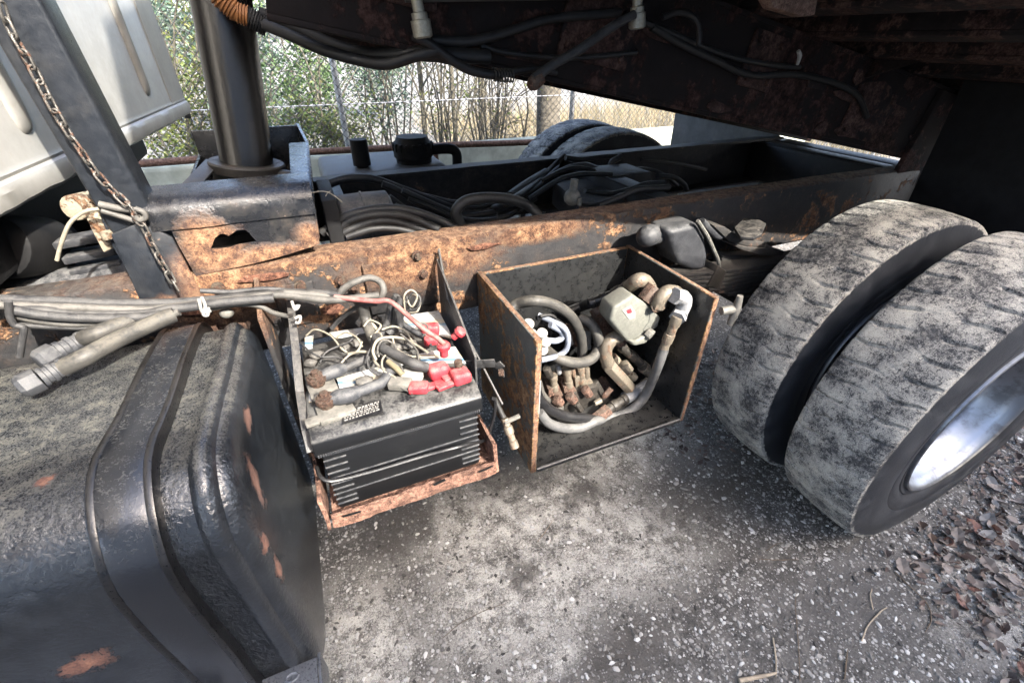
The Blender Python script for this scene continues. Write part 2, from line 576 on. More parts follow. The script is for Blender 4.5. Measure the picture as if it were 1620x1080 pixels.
# fuel tank: thick black paint, pitted, dust on the top, rust flakes
n = NT('tank_paint')
big = n.noise(6, 8, 0.65)
mid = n.noise(38, 8, 0.7)
fine = n.noise(330, 5, 0.75)
spk = n.noise(330, 2, 0.6)
up = n.step(n.up(), 0.62, 0.985)
dv = n.math('ADD', n.math('MULTIPLY', mid, 0.18), n.math('MULTIPLY', fine, 0.82))
dm = n.math('MULTIPLY', n.math('MULTIPLY', n.math('ADD', n.math('MULTIPLY', up, 0.70), 0.012), n.step(dv, 0.38, 0.66)), n.step(big, 0.28, 0.62, 0.45, 1.0), True)
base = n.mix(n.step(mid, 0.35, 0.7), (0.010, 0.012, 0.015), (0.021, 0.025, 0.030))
base = n.mix(dm, base, n.mix(n.step(mid, 0.4, 0.65), (0.11, 0.108, 0.10), (0.20, 0.188, 0.148)))
base = n.mix(n.math('MULTIPLY', n.step(spk, 0.71, 0.77), 0.4), base, (0.20, 0.197, 0.18))
wob = n.math('ADD', n.math('MULTIPLY', n.math('SUBTRACT', mid, 0.5), 3.2), n.math('MULTIPLY', n.math('SUBTRACT', fine, 0.5), 2.6))
rm = n.blobs([((-0.45, 0.66, 0.955), (0.011, 0.012, 0.03), 0.1), ((-0.488, 0.535, 0.685), (0.032, 0.03, 0.022), 0.2),
              ((-0.205, 0.66, 0.84), (0.014, 0.022, 0.05), 0.25), ((-0.206, 0.57, 0.78), (0.012, 0.014, 0.022), 0.25), ((-0.206, 0.57, 0.70), (0.010, 0.012, 0.03), 0.25),
              ((-0.206, 0.76, 0.90), (0.010, 0.03, 0.02), 0.3)], wob)
rcol = n.ramp(n.math('ADD', n.math('MULTIPLY', mid, 0.5), n.math('MULTIPLY', fine, 0.5)), (0.40, (0.035, 0.015, 0.011)), (0.5, (0.125, 0.052, 0.034)), (0.60, (0.22, 0.11, 0.068)))
base = n.mix(n.step(rm, 0.02, 0.4), base, (0.012, 0.008, 0.007))
base = n.mix(n.step(rm, 0.45, 0.75), base, rcol)
r = n.mixf(dm, n.math('ADD', 0.10, n.math('MULTIPLY', mid, 0.2)), 0.8)
r = n.mixf(rm, r, 0.9)
n.b.inputs['Specular IOR Level'].default_value = 0.75
pit = n.step(n.noise(120, 3, 0.55), 0.3, 0.62)
n.bump(n.math('ADD', n.math('ADD', n.math('MULTIPLY', pit, 0.35), n.math('MULTIPLY', rm, -0.9)), n.math('ADD', n.math('MULTIPLY', fine, 0.2), n.math('MULTIPLY', big, 1.0))), 0.42, 0.004)
n.out(base, r, 0.0)

# tank strap: smoother black steel, edge liner
n = NT('strap_black')
mid = n.noise(45, 7, 0.7)
fine = n.noise(240, 4, 0.65)
big = n.noise(7, 6, 0.6)
up = n.step(n.up(), 0.3, 0.95)
dm = n.math('MULTIPLY', n.math('MULTIPLY', n.math('ADD', up, 0.15), n.step(n.math('ADD', n.math('MULTIPLY', mid, 0.4), n.math('MULTIPLY', fine, 0.6)), 0.50, 0.66)), 0.3)
base = n.mix(dm, n.mix(n.step(big, 0.35, 0.65), (0.009, 0.0105, 0.0135), (0.016, 0.018, 0.022)), (0.14, 0.137, 0.12))
n.bump(n.math('ADD', mid, n.math('MULTIPLY', big, 1.2)), 0.3, 0.003)
n.out(base, n.mixf(dm, n.math('ADD', 0.10, n.math('MULTIPLY', mid, 0.2)), 0.85), 0.0, 0.7)

# battery plastic
n = NT('battery_black')
mid = n.noise(30, 7, 0.7)
fine = n.noise(220, 4, 0.65)
big = n.noise(9, 5, 0.6)
up = n.step(n.up(), 0.3, 0.95)
dm = n.math('MULTIPLY', n.math('ADD', n.math('MULTIPLY', up, 0.5), n.math('MULTIPLY', n.step(big, 0.60, 0.7), 0.06)), n.step(n.math('ADD', n.math('MULTIPLY', mid, 0.6), n.math('MULTIPLY', fine, 0.4)), 0.38, 0.62), True)
base = n.mix(dm, (0.006, 0.0063, 0.007), (0.155, 0.15, 0.138))
n.bump(n.math('ADD', mid, fine), 0.12, 0.002)
n.out(base, n.mixf(dm, 0.34, 0.85), 0.0)

# printed battery label: pale paper with blue band, creased
n = NT('label_paper')
a = n.noise(35, 5, 0.6)
x = n.xyz()
c = n.ramp(n.math('FRACT', n.math('MULTIPLY', n.math('ADD', x[1], n.math('MULTIPLY', x[0], 0.4)), 11.0)), (0.0, (0.34, 0.34, 0.325)), (0.62, (0.31, 0.325, 0.34)), (0.72, (0.045, 0.15, 0.25)), (0.86, (0.32, 0.28, 0.21)))
c = n.mix(n.step(a, 0.5, 0.68), c, (0.22, 0.205, 0.17))
n.bump(a, 0.4, 0.004)
n.out(c, 0.5)

# tyre tread with dried mud, sidewall
n = NT('tyre_tread')
a = n.noise(11, 9, 0.72)
b = n.noise(95, 8, 0.75, 0.4)
f = n.noise(380, 4, 0.7)
v = n.math('ADD', n.math('MULTIPLY', a, 0.42), n.math('ADD', n.math('MULTIPLY', b, 0.34), n.math('MULTIPLY', f, 0.24)))
mud = n.step(v, 0.44, 0.53)
rub = n.mix(n.step(b, 0.35, 0.65), (0.022, 0.023, 0.025), (0.075, 0.074, 0.072))
mc = n.ramp(n.math('ADD', n.math('MULTIPLY', f, 0.5), n.math('MULTIPLY', a, 0.5)), (0.40, (0.14, 0.137, 0.127)), (0.5, (0.26, 0.25, 0.225)), (0.60, (0.46, 0.437, 0.37)))
n.bump(n.math('ADD', n.math('MULTIPLY', mud, n.math('ADD', 0.4, n.math('MULTIPLY', f, 0.6))), n.math('MULTIPLY', b, 0.2)), 0.5, 0.002)
n.out(n.mix(n.math('MULTIPLY', mud, 0.92), rub, mc), n.mixf(mud, 0.7, 0.95))
n = NT('tyre_side')
a = n.noise(14, 7, 0.65)
f = n.noise(150, 5, 0.7)
d = n.math('MULTIPLY', n.step(n.math('ADD', n.math('MULTIPLY', a, 0.6), n.math('MULTIPLY', f, 0.4)), 0.44, 0.64), 0.40)
n.bump(n.math('ADD', a, f), 0.25, 0.003)
n.out(n.mix(d, (0.013, 0.015, 0.019), (0.085, 0.09, 0.095)), n.mixf(d, 0.5, 0.85))
# polished aluminium rim, hazed
n = NT('rim_alloy')
a = n.noise(16, 7, 0.65)
f = n.noise(180, 4, 0.7)
n.bump(f, 0.06, 0.001)
n.out(n.mix(n.step(a, 0.45, 0.65), (0.25, 0.265, 0.29), (0.15, 0.155, 0.165)), n.math('ADD', 0.24, n.math('MULTIPLY', a, 0.3)), 0.9)

# asphalt yard
n = NT('asphalt')
big = n.noise(2.2, 8, 0.65)
mid = n.noise(14, 8, 0.7)
fine = n.noise(140, 5, 0.75)
cellc = n.voro(70, 'F1', 'Color')
celld = n.voro(70, 'F1', 'Distance')
sep = n.t.nodes.new('ShaderNodeSeparateColor')
n.put(sep.inputs[0], cellc)
stone = n.math('MULTIPLY', n.step(sep.outputs[0], 0.66, 0.70), n.step(celld, 0.46, 0.34))
c2 = n.voro(150, 'F1', 'Color')
d2 = n.voro(150, 'F1', 'Distance')
sep2 = n.t.nodes.new('ShaderNodeSeparateColor')
n.put(sep2.inputs[0], c2)
stone2 = n.math('MULTIPLY', n.step(sep2.outputs[0], 0.72, 0.76), n.step(d2, 0.5, 0.36))
asp = n.mix(n.step(n.math('ADD', n.math('MULTIPLY', fine, 0.5), n.math('MULTIPLY', mid, 0.5)), 0.38, 0.62), (0.030, 0.027, 0.023), (0.135, 0.124, 0.108))
wob = n.math('ADD', n.math('MULTIPLY', n.math('SUBTRACT', mid, 0.5), 1.7), n.math('MULTIPLY', n.math('SUBTRACT', big, 0.5), 1.4))
dust = n.blobs([((0.50, 0.92, 0), (0.42, 0.28, 1), 0.5), ((0.30, 0.68, 0), (0.30, 0.20, 1), 0.55), ((0.78, 0.68, 0), (0.30, 0.17, 1), 0.55), ((-0.15, 0.72, 0), (0.16, 0.2, 1), 0.6), ((0.95, 1.15, 0), (0.4, 0.25, 1), 0.6), ((0.32, 0.47, 0), (0.12, 0.05, 1), 0.4), ((1.9, 0.0, 0), (0.35, 0.2, 1), 0.6)], wob)
dark_patch = n.blobs([((0.02, 1.08, 0), (0.13, 0.12, 1), 0.4), ((1.22, 0.80, 0), (0.26, 0.16, 1), 0.6), ((0.36, 0.73, 0), (0.05, 0.05, 1), 0.5), ((0.72, 0.93, 0), (0.10, 0.05, 1), 0.6), ((0.55, 1.15, 0), (0.25, 0.15, 1), 0.6), ((1.05, 0.72, 0), (0.16, 0.12, 1), 0.7), ((0.55, 0.40, 0), (0.12, 0.05, 1), 0.7), ((1.3, 0.25, 0), (0.2, 0.1, 1), 0.8)], wob)  # darker, smoother patches at set spots on the asphalt
base = n.mix(n.math('MULTIPLY', dust, n.step(n.math('ADD', n.math('MULTIPLY', fine, 0.6), n.math('MULTIPLY', mid, 0.4)), 0.42, 0.56, 0.25, 1.0)), asp, n.mix(n.step(n.math('ADD', n.math('MULTIPLY', mid, 0.45), n.math('MULTIPLY', n.noise(420, 3, 0.6), 0.55)), 0.42, 0.57), (0.19, 0.177, 0.15), (0.56, 0.533, 0.465)))
stc = n.mix(sep.outputs[1], (0.24, 0.225, 0.20), (0.52, 0.50, 0.46))
base = n.mix(n.math('MULTIPLY', n.math('MAXIMUM', stone, n.math('MULTIPLY', stone2, 0.8)), 0.85), base, stc)
base = n.mix(n.math('MULTIPLY', dark_patch, 0.72), base, (0.045, 0.037, 0.028))
h = n.math('ADD', n.math('ADD', n.math('MULTIPLY', stone, 0.6), n.math('MULTIPLY', stone2, 0.3)), n.math('ADD', n.math('MULTIPLY', fine, 0.5), n.math('MULTIPLY', mid, 0.6)))
n.bump(h, 1.0, 0.008)
n.out(base, n.mixf(dark_patch, 0.9, 0.5))

n = NT('pale_lot')
a = n.noise(1.2, 8, 0.7)
f = n.noise(30, 6, 0.7)
n.bump(f, 0.5, 0.02)
n.out(n.mix(n.step(n.math('ADD', n.math('MULTIPLY', a, 0.6), n.math('MULTIPLY', f, 0.4)), 0.4, 0.6), (0.075, 0.072, 0.064), (0.14, 0.136, 0.124)), 0.9)

n = NT('pebble')
n.out(n.ramp(n.rnd, (0.0, (0.03, 0.027, 0.023)), (0.2, (0.10, 0.092, 0.08)), (0.5, (0.21, 0.196, 0.172)), (0.8, (0.36, 0.343, 0.308)), (1.0, (0.58, 0.56, 0.515))), 0.85)


def leafmat(name, cols, trans=0.35):
    n = NT(name)
    k = [(i / (len(cols) - 1), c) for i, c in enumerate(cols)]
    c = n.ramp(n.rnd, *k)
    n.put(n.b.inputs['Base Color'], c)
    n.b.inputs['Roughness'].default_value = 0.6
    if trans:
        t = n.t.nodes.new('ShaderNodeBsdfTranslucent')
        n.put(t.inputs[0], c)
        mx = n.t.nodes.new('ShaderNodeMixShader')
        mx.inputs[0].default_value = trans
        n.t.links.new(n.b.outputs[0], mx.inputs[1])
        n.t.links.new(t.outputs[0], mx.inputs[2])
        n.t.links.new(mx.outputs[0], n.t.nodes['Material Output'].inputs[0])
    return n.m


leafmat('leaf_green', [(0.035, 0.07, 0.022), (0.055, 0.105, 0.034), (0.085, 0.13, 0.042), (0.065, 0.11, 0.05)])
leafmat('leaf_yellow', [(0.10, 0.13, 0.032), (0.14, 0.165, 0.042), (0.07, 0.11, 0.028), (0.15, 0.135, 0.05)])
leafmat('leaf_bluegreen', [(0.055, 0.10, 0.075), (0.09, 0.14, 0.10), (0.14, 0.18, 0.135), (0.075, 0.12, 0.06)])
leafmat('grass_dry', [(0.14, 0.108, 0.052), (0.19, 0.155, 0.09), (0.23, 0.195, 0.125), (0.12, 0.11, 0.05)], 0.25)
leafmat('leaf_dead', [(0.018, 0.012, 0.010), (0.05, 0.031, 0.025), (0.10, 0.066, 0.05), (0.22, 0.185, 0.155), (0.03, 0.02, 0.018), (0.15, 0.10, 0.07)], 0.1)
leafmat('leaf_red', [(0.13, 0.055, 0.04), (0.19, 0.10, 0.07)], 0.1)
leafmat('leaf_pale', [(0.26, 0.245, 0.225), (0.18, 0.17, 0.16)], 0.1)

# ------------------------------------------------------------------ the setting
b = B()
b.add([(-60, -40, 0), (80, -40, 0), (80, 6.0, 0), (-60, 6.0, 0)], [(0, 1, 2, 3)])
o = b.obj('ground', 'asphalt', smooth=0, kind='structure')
b = B()
b.add([(-400, 6.0, -0.02), (500, 6.0, -0.02), (500, 700, -0.02), (-400, 700, -0.02)], [(0, 1, 2, 3)])
b.obj('field', 'pale_lot', smooth=0, kind='structure')

# unseen bodies added behind the viewer, sized to keep the sun off the ground
shade_trl = thing('added_shade_trailer', (6.5, -4.6, 0), 'unseen pale box trailer added to shade the ground and tyres', 'trailer')


def wp(x, d, z):
    return Vector((x, -3.33 - d, z))


t = B()
t.box((2.80, -5.83, 1.15), (10.2, -3.33, 4.52))
t.obj('box_body', 'wall_panel', shade_trl, bevel=0.02)
for k in range(13):
    t = B()
    x = 2.95 + k * 0.54
    t.box((x, -3.329, 1.25), (x + 0.06, -3.315, 4.4))
    t.obj('side_rib', 'wall_panel', shade_trl)
for x in (7.8, 9.0):
    for d0 in (0.15, 2.05):
        t = B()
        t.cyl(wp(x, d0, 0.5), wp(x, d0 + 0.3, 0.5), 0.5, n=28)
        t.obj('wheel', 'rubber_flap', shade_trl, bevel=0.04)
for d0 in (0.4, 2.0):
    t = B()
    t.box((3.9, -3.33 - d0 - 0.06, 0.0), (4.02, -3.33 - d0 + 0.06, 1.148))
    t.obj('landing_leg', 'tank_far', shade_trl, bevel=0.01)
t = B()
t.box((3.0, -5.1, 0.85), (10.0, -4.0, 1.148))
t.obj('chassis', 'black_frame', shade_trl)
shade_shed = thing('added_shade_shed', (-1.6, -4.6, 0), 'unseen pale ribbed block added to shade the fuel tank', 'shade_shed')  # added out of view; its roof height shades the tank front
t = B()
t.box((-4.6, -6.3, 0.0), (1.44, -3.36, 4.20))
t.obj('wall', 'wall_panel', shade_shed, bevel=0.01)
t = B()
t.box((-4.7, -6.4, 4.203), (1.48, -3.30, 4.31))
t.obj('roof', 'tank_far', shade_shed, bevel=0.01)
t = B()
t.box((1.441, -6.0, 0.0), (2.72, -3.40, 3.82))
t.box((1.482, -6.1, 3.822), (2.76, -3.33, 3.92))
t.obj('low_shade_block', 'wall_panel', shade_shed, bevel=0.01)  # lower added block; its height sets where the shade line falls
for k in range(22):
    t = B()
    x = -4.5 + k * 0.27
    t.box((x, -3.359, 0.05), (x + 0.08, -3.335, 4.18))
    t.obj('wall_rib', 'wall_panel', shade_shed)

# concrete barrier along the back, rusty pipe rail over it
b = B()
prof = [(3.58, 0.0), (3.58, 0.12), (3.66, 0.30), (3.69, 0.76), (3.71, 0.79), (3.83, 0.79), (3.85, 0.76), (3.88, 0.30), (3.96, 0.12), (3.96, 0.0)]
for x0, x1 in ((-2.7, -0.03), (0.0, 2.6), (2.63, 5.2)):
    m = len(prof)
    vs = [(x0, y, z) for y, z in prof] + [(x1, y, z) for y, z in prof]
    t = B()
    t.add(vs, [(i, i + 1, i + 1 + m, i + m) for i in range(m - 1)] + [tuple(range(m - 1, -1, -1)), tuple(range(m, 2 * m))])
    o = t.obj('concrete_barrier', 'concrete_old', bevel=0.008)
    tag(o, {-2.7: 'greenish concrete barrier behind the hoist cylinder and cab', 0.0: 'greenish concrete barrier behind the black filler cap and frame rail', 2.63: 'concrete barrier behind the far tyres and grey tarp'}[x0], 'barrier', 'concrete barriers along the fence')
b = B()
b.tube([(-2.6, 3.50, 0.86), (0.0, 3.50, 0.855), (1.9, 3.50, 0.80), (2.4, 3.50, 0.79)], 0.022, n=10, sm=4)
b.jitter(0.004, 9)
pr = b.obj('rusty_pipe', 'pipe_rust')
tag(pr, 'long rusty pipe lying level in front of the concrete barrier', 'pipe')
for x in (-1.6, 0.9, 2.2):
    t = B()
    t.bar((x, 3.50, 0.0), (x, 3.50, 0.80), 0.03, 0.03, up=(0, 1, 0))
    t.obj('pipe_leg', 'pipe_rust', pr)

# chain link fence
FY = 4.25
fence = thing('chain_link_fence', (1.0, FY, 0), 'galvanised chain link fence behind the barrier and truck', 'fence')
posts = [-2.2, 0.35, 2.50, 5.1, 7.6]
for x in posts:
    t = B()
    t.cyl((x, FY + 0.03, 0), (x, FY + 0.03, 2.45), 0.024, n=12)
    t.ball((x, FY + 0.03, 2.45), 0.034, 0.034, 0.03)
    t.obj('fence_post', 'galvanised', fence)
t = B()
t.cyl((-3.0, FY + 0.03, 2.38), (8.2, FY + 0.03, 2.38), 0.020, n=8)
t.obj('rail_pipe', 'galvanised', fence)
t = B()
t.cyl((-3.0, FY + 0.03, 1.05), (8.2, FY + 0.03, 1.05), 0.004, n=5)
t.obj('tension_wire', 'galvanised', fence)
t = B()
w0, w1, h0, h1, dd = -2.8, 8.0, 0.05, 2.36, 0.062
k = w0 - (h1 - h0)
while k < w1:
    for s in (1, -1):
        xa, xb = (k, k + (h1 - h0)) if s > 0 else (k + (h1 - h0), k)
        za, zb = h0, h1
        # clip to the panel
        def clip(xa, za, xb, zb):
            if abs(xb - xa) < 1e-9:
                return None
            ts = [0.0, 1.0]
            t0 = (w0 - xa) / (xb - xa)
            t1 = (w1 - xa) / (xb - xa)
            lo, hi = max(0.0, min(t0, t1)), min(1.0, max(t0, t1))
            if hi - lo < 0.01:
                return None
            return (xa + (xb - xa) * lo, za + (zb - za) * lo, xa + (xb - xa) * hi, za + (zb - za) * hi)
        q = clip(xa, za, xb, zb)
        if q:
            t.tube([(q[0], FY + 0.002 * s, q[1]), (q[2], FY + 0.002 * s, q[3])], 0.0026, n=3, sm=1)
    k += dd
t.obj('wire_mesh', 'wire_fence', fence, smooth=0, kind='stuff')

# utility pole by the fence post
b = B()
b.cyl((2.58, 4.9, 0), (2.50, 4.92, 5.0), 0.135, 0.115, n=18)
b.jitter(0.010, 6)
tag(b.obj('utility_pole', 'pole_wood'), 'dark weathered wooden pole behind the bright fence post', 'pole')


def shrub(name, x, y, h, rx, ry, nleaf, lm, label, stems=11, size=0.036, cat='shrub', zlo=0.1):
    root = thing(name, (x, y, 0), label, cat, 'shrubs behind the fence')
    st = B()
    tips = []
    for s in range(stems):
        a = random.uniform(0, 6.28)
        q = random.uniform(0.1, 1.0)
        p = Vector((x + random.uniform(-0.25, 0.25) * rx, y + random.uniform(-0.2, 0.2) * ry, 0))
        e = Vector((x + math.cos(a) * rx * q, y + math.sin(a) * ry * q, h * random.uniform(0.6, 1.05)))
        m = (p + e) / 2 + Vector((random.uniform(-0.2, 0.2), random.uniform(-0.2, 0.2), random.uniform(0, 0.25)))
        st.tube([p, m, e], [0.013, 0.009, 0.003], n=5, sm=4)
        for u in range(6):
            t = random.uniform(0.25, 1.0)
            c = p * (1 - t) ** 2 + m * 2 * t * (1 - t) + e * t * t
            d = Vector((random.uniform(-1, 1), random.uniform(-1, 1), random.uniform(-0.2, 0.9)))
            f = c + d * random.uniform(0.15, 0.5)
            st.tube([c, (c + f) / 2 + Vector((0, 0, 0.03)), f], [0.005, 0.004, 0.0015], n=4, sm=2)
            tips.append((c, f))
    st.obj('stem', 'stem', root)
    if nleaf:
        lv = B()
        clumps = [(random.choice(tips)) for _ in range(max(6, nleaf // 40))]
        for k in range(nleaf):
            c, f = random.choice(clumps)
            p = c.lerp(f, random.uniform(0.1, 1.15)) + Vector((random.gauss(0, 0.09), random.gauss(0, 0.09), random.gauss(0, 0.09)))
            if p.z < zlo:
                p.z = zlo + random.random() * 0.3
            u = Vector((random.uniform(-1, 1), random.uniform(-1, 1), random.uniform(-0.6, 0.6))).normalized()
            w = u.orthogonal().normalized()
            w.rotate(Matrix.Rotation(random.uniform(0, 6.28), 3, u))
            L = size * random.uniform(0.6, 1.3)
            lv.add([p, p + u * L * 0.5 + w * L * 0.3, p + u * L, p + u * L * 0.5 - w * L * 0.3], [(0, 1, 2, 3)])
        lv.obj('foliage', lm, root, smooth=0)
    return root


shrub('leafy_shrub', -0.95, 5.2, 2.3, 0.85, 0.5, 5200, 'leaf_yellow', 'yellow green leafy shrub between the cab and hoist cylinder')
shrub('leafy_shrub', -2.3, 5.6, 2.6, 0.9, 0.5, 2600, 'leaf_green', 'dark green leafy shrub half hidden by the cab')
shrub('leafy_shrub', 0.05, 5.3, 1.9, 0.9, 0.5, 5200, 'leaf_green', 'green leafy shrub just past the hoist cylinder')
shrub('leafy_shrub', 0.35, 5.0, 1.0, 0.6, 0.3, 2400, 'leaf_yellow', 'low yellow green shrub at the fence foot past the hoist cylinder')
shrub('leafy_shrub', 0.95, 6.2, 2.4, 0.9, 0.6, 5600, 'leaf_bluegreen', 'loose blue green shrub above the black filler cap')
shrub('leafy_shrub', -0.4, 7.5, 3.0, 1.5, 0.7, 5500, 'leaf_bluegreen', 'tall blue green shrub farthest back behind the hoist cylinder', size=0.06)
for k, (x, y, lm, lab) in enumerate(((-3.4, 10.5, 'leaf_green', 'dark hedge tree far behind the cab edge'), (-1.6, 11.0, 'leaf_yellow', 'olive hedge tree far behind the hoist cylinder'), (0.3, 10.6, 'leaf_green', 'green hedge tree far back past the hoist cylinder'),
                                  (2.1, 11.5, 'leaf_bluegreen', 'blue green hedge tree far back above the filler cap'), (-4.8, 11.5, 'leaf_bluegreen', 'farthest hedge tree seen past the cab'))):
    shrub('hedge_tree', x, y, 3.2, 1.5, 0.8, 3200, lm, lab, stems=10, size=0.085, cat='tree')
shrub('bare_shrub', 1.45, 5.2, 2.3, 0.6, 0.4, 900, 'leaf_yellow', 'nearly bare twiggy shrub behind the fence above the barrier', stems=12)
shrub('bare_shrub', 2.15, 5.6, 2.3, 0.6, 0.4, 160, 'grass_dry', 'bare thin stemmed shrub left of the wooden pole', stems=14)
shrub('bare_shrub', 1.85, 4.6, 1.5, 0.4, 0.2, 120, 'leaf_yellow', 'short bare shrub close against the fence mesh', stems=9)


def thin_tree(x, y, r, lean, label):
    root = thing('young_tree', (x, y, 0), label, 'tree', 'thin trees behind the fence')
    t = B()
    t.tube([(x, y, 0), (x + lean * 0.5, y, 1.5), (x + lean, y + 0.1, 3.2)], [r, r * 0.85, r * 0.6], n=8, sm=5)
    t.obj('trunk', 'stem', root)
    t = B()
    for k in range(16):
        z = random.uniform(0.5, 3.0)
        p = Vector((x + lean * z / 3.2, y, z))
        e = p + Vector((random.uniform(-0.9, 0.9), random.uniform(-0.5, 0.5), random.uniform(0.1, 0.8)))
        t.tube([p, (p + e) / 2 + Vector((0, 0, 0.06)), e], [r * 0.35, r * 0.22, 0.003], n=5, sm=3)
        for j in range(3):
            q = p.lerp(e, random.uniform(0.4, 1))
            t.tube([q, q + Vector((random.uniform(-0.3, 0.3), random.uniform(-0.2, 0.2), random.uniform(0, 0.35)))], [0.005, 0.002], n=4, sm=1)
    t.obj('crown', 'stem', root)


thin_tree(1.28, 5.4, 0.030, 0.03, 'thin olive trunked tree behind the fence, left of the two straight trunks')
thin_tree(1.52, 5.0, 0.026, -0.02, 'thin dark straight trunk standing right behind the fence mesh')
thin_tree(2.28, 6.3, 0.05, 0.06, 'pale bare tree behind the fence beside the wooden pole')

# dry grass beyond the fence on the right
b = B()
for k in range(9000):
    x, y = random.uniform(2.2, 9.5), random.uniform(4.4, 10.5)
    h = random.uniform(0.12, 0.6)
    a = random.uniform(0, 6.28)
    d = Vector((math.cos(a), math.sin(a), 0))
    p = Vector((x, y, 0))
    e = p + Vector((random.gauss(0, 0.12), random.gauss(0, 0.12), h))
    b.add([p - d * 0.006, p + d * 0.006, e], [(0, 1, 2)])
for k in range(2500):
    x, y = random.uniform(-2.5, 2.6), random.uniform(4.3, 6.5)
    h = random.uniform(0.1, 0.45)
    a = random.uniform(0, 6.28)
    d = Vector((math.cos(a), math.sin(a), 0))
    p = Vector((x, y, 0))
    e = p + Vector((random.gauss(0, 0.1), random.gauss(0, 0.1), h))
    b.add([p - d * 0.006, p + d * 0.006, e], [(0, 1, 2)])
tag(b.obj('dry_grass', 'grass_dry', smooth=0), 'tall dry tan grass beyond the chain link fence', 'grass', kind='stuff')

# ------------------------------------------------------------------ the dump truck
truck = thing('dump_truck', (1.0, 1.63, 0), 'weathered dump truck with raised bed, rusty frame, black fuel tank and dual rear wheels', 'truck')


def part(name, label=None):
    o = bpy.data.objects.new(name, None)
    COL.objects.link(o)
    o.empty_display_size = 0.05
    o.parent = truck
    o.matrix_parent_inverse = Matrix.Translation(-Vector(truck.location))
    if label:
        o['label'] = label
    return o


def sweep_x(prof, xs, jit=0.0, sc=9.0):
    """closed y,z profile swept along X through the stations xs"""
    m = len(prof)
    vs, fs = [], []
    for x in xs:
        for y, z in prof:
            p = Vector((x, y, z))
            if jit:
                p += mnoise.noise_vector(p * sc) * jit + mnoise.noise_vector(p * sc * 4) * jit * 0.4
            vs.append(p)
    for i in range(len(xs) - 1):
        for k in range(m):
            fs.append((i * m + k, (i + 1) * m + k, (i + 1) * m + (k + 1) % m, i * m + (k + 1) % m))
    fs.append(tuple(range(m)))
    fs.append(tuple((len(xs) - 1) * m + k for k in range(m - 1, -1, -1)))
    return vs, fs


def frange(a, b, n):
    return [a + (b - a) * k / n for k in range(n + 1)]


def fill_hole(outer, inner, th):
    """flat plate with a ragged hole, th its thickness vector"""
    bm = bmesh.new()
    es = []
    for loop in (outer, inner):
        vs = [bm.verts.new(p) for p in loop]
        es += [bm.edges.new((vs[i], vs[(i + 1) % len(vs)])) for i in range(len(vs))]
    bmesh.ops.triangle_fill(bm, edges=es, use_beauty=True, use_dissolve=False)
    r = bmesh.ops.extrude_face_region(bm, geom=bm.faces[:])
    bmesh.ops.translate(bm, verts=[v for v in r['geom'] if isinstance(v, bmesh.types.BMVert)], vec=th)
    bmesh.ops.recalc_face_normals(bm, faces=bm.faces[:])
    bm.verts.index_update()
    out = B()
    out.add([v.co[:] for v in bm.verts], [tuple(v.index for v in f.verts) for f in bm.faces])
    bm.free()
    return out


# --- frame rails
def rail(yw, yf, ztop, x0, x1, m, label):
    s = 1 if yf > yw else -1
    t = 0.010 * s
    prof = [(yw, ztop - 0.012), (yw + 0.004 * s, ztop - 0.003), (yw + 0.014 * s, ztop), (yf, ztop), (yf, ztop - 0.011), (yw + t, ztop - 0.013),
            (yw + t, ztop - 0.235), (yf, ztop - 0.236), (yf, ztop - 0.247), (yw + 0.010 * s, ztop - 0.247), (yw, ztop - 0.238)]
    if s > 0:
        prof = prof[::-1]
    vs, fs = sweep_x(prof, frange(x0, x1, 150), 0.0022)
    b = B()
    b.add(vs, fs)
    o = b.obj('frame_rail', m, truck, smooth=0.5, label=label)
    return o


rail1 = rail(1.190, 1.272, 1.024, -1.3, 2.78, 'rail_steel', 'orange rusted near frame rail with peeling black paint')
rail2 = rail(2.075, 1.990, 1.020, -1.3, 2.62, 'rail_dark', 'dark dusty far frame rail')
# doubler plates, bolts and slots on the near rail's web
b = B()
b.box((-0.235, 1.181, 0.86), (-0.155, 1.189, 0.955))
b.obj('doubler_plate', 'rail_steel', rail1, bevel=0.003)
b = B()
b.box((-0.15, 1.179, 0.845), (-0.055, 1.189, 0.965))
b.obj('doubler_plate', 'rail_steel', rail1, bevel=0.003)
b = B()
b.box((0.075, 1.178, 0.83), (0.29, 1.189, 0.985))
b.jitter(0.003, 15)
b.obj('doubler_plate', 'rail_steel', rail1, bevel=0.003)
for p in ((0.236, 1.178, 0.932), (0.015, 1.181, 0.952), (-0.086, 1.181, 0.957), (0.225, 1.178, 0.989), (0.295, 1.178, 0.948), (0.044, 1.181, 0.925), (-0.267, 1.189, 0.983), (-0.201, 1.189, 0.943)):
    t = B()
    t.cyl((p[0], p[1] + 0.004, p[2]), (p[0], p[1] - 0.003, p[2]), 0.015, n=14)
    t.hexnut((p[0], p[1] - 0.002, p[2]), (0.1, -1, 0.1), 0.0105, 0.011)
    t.obj('bolt', 'terminal_rust', rail1, bevel=0.001)
# flaking scab of rust under the flange
for (x, z, w, h) in ((-0.16, 0.995, 0.16, 0.012), (-0.33, 0.94, 0.12, 0.02), (0.1, 0.9, 0.05, 0.03), (-0.02, 0.87, 0.06, 0.02), (0.42, 0.985, 0.12, 0.01)):
    t = B()
    n_ = 9
    pts = []
    for k in range(n_):
        a = 2 * math.pi * k / n_
        q = random.uniform(0.65, 1.1)
        pts.append((x + math.cos(a) * w / 2 * q, 1.187, z + math.sin(a) * h * q))
    t.plate(pts, (0, -0.006, 0))
    t.obj('rust_scab', 'rust_flake', rail1, bevel=0.0015)

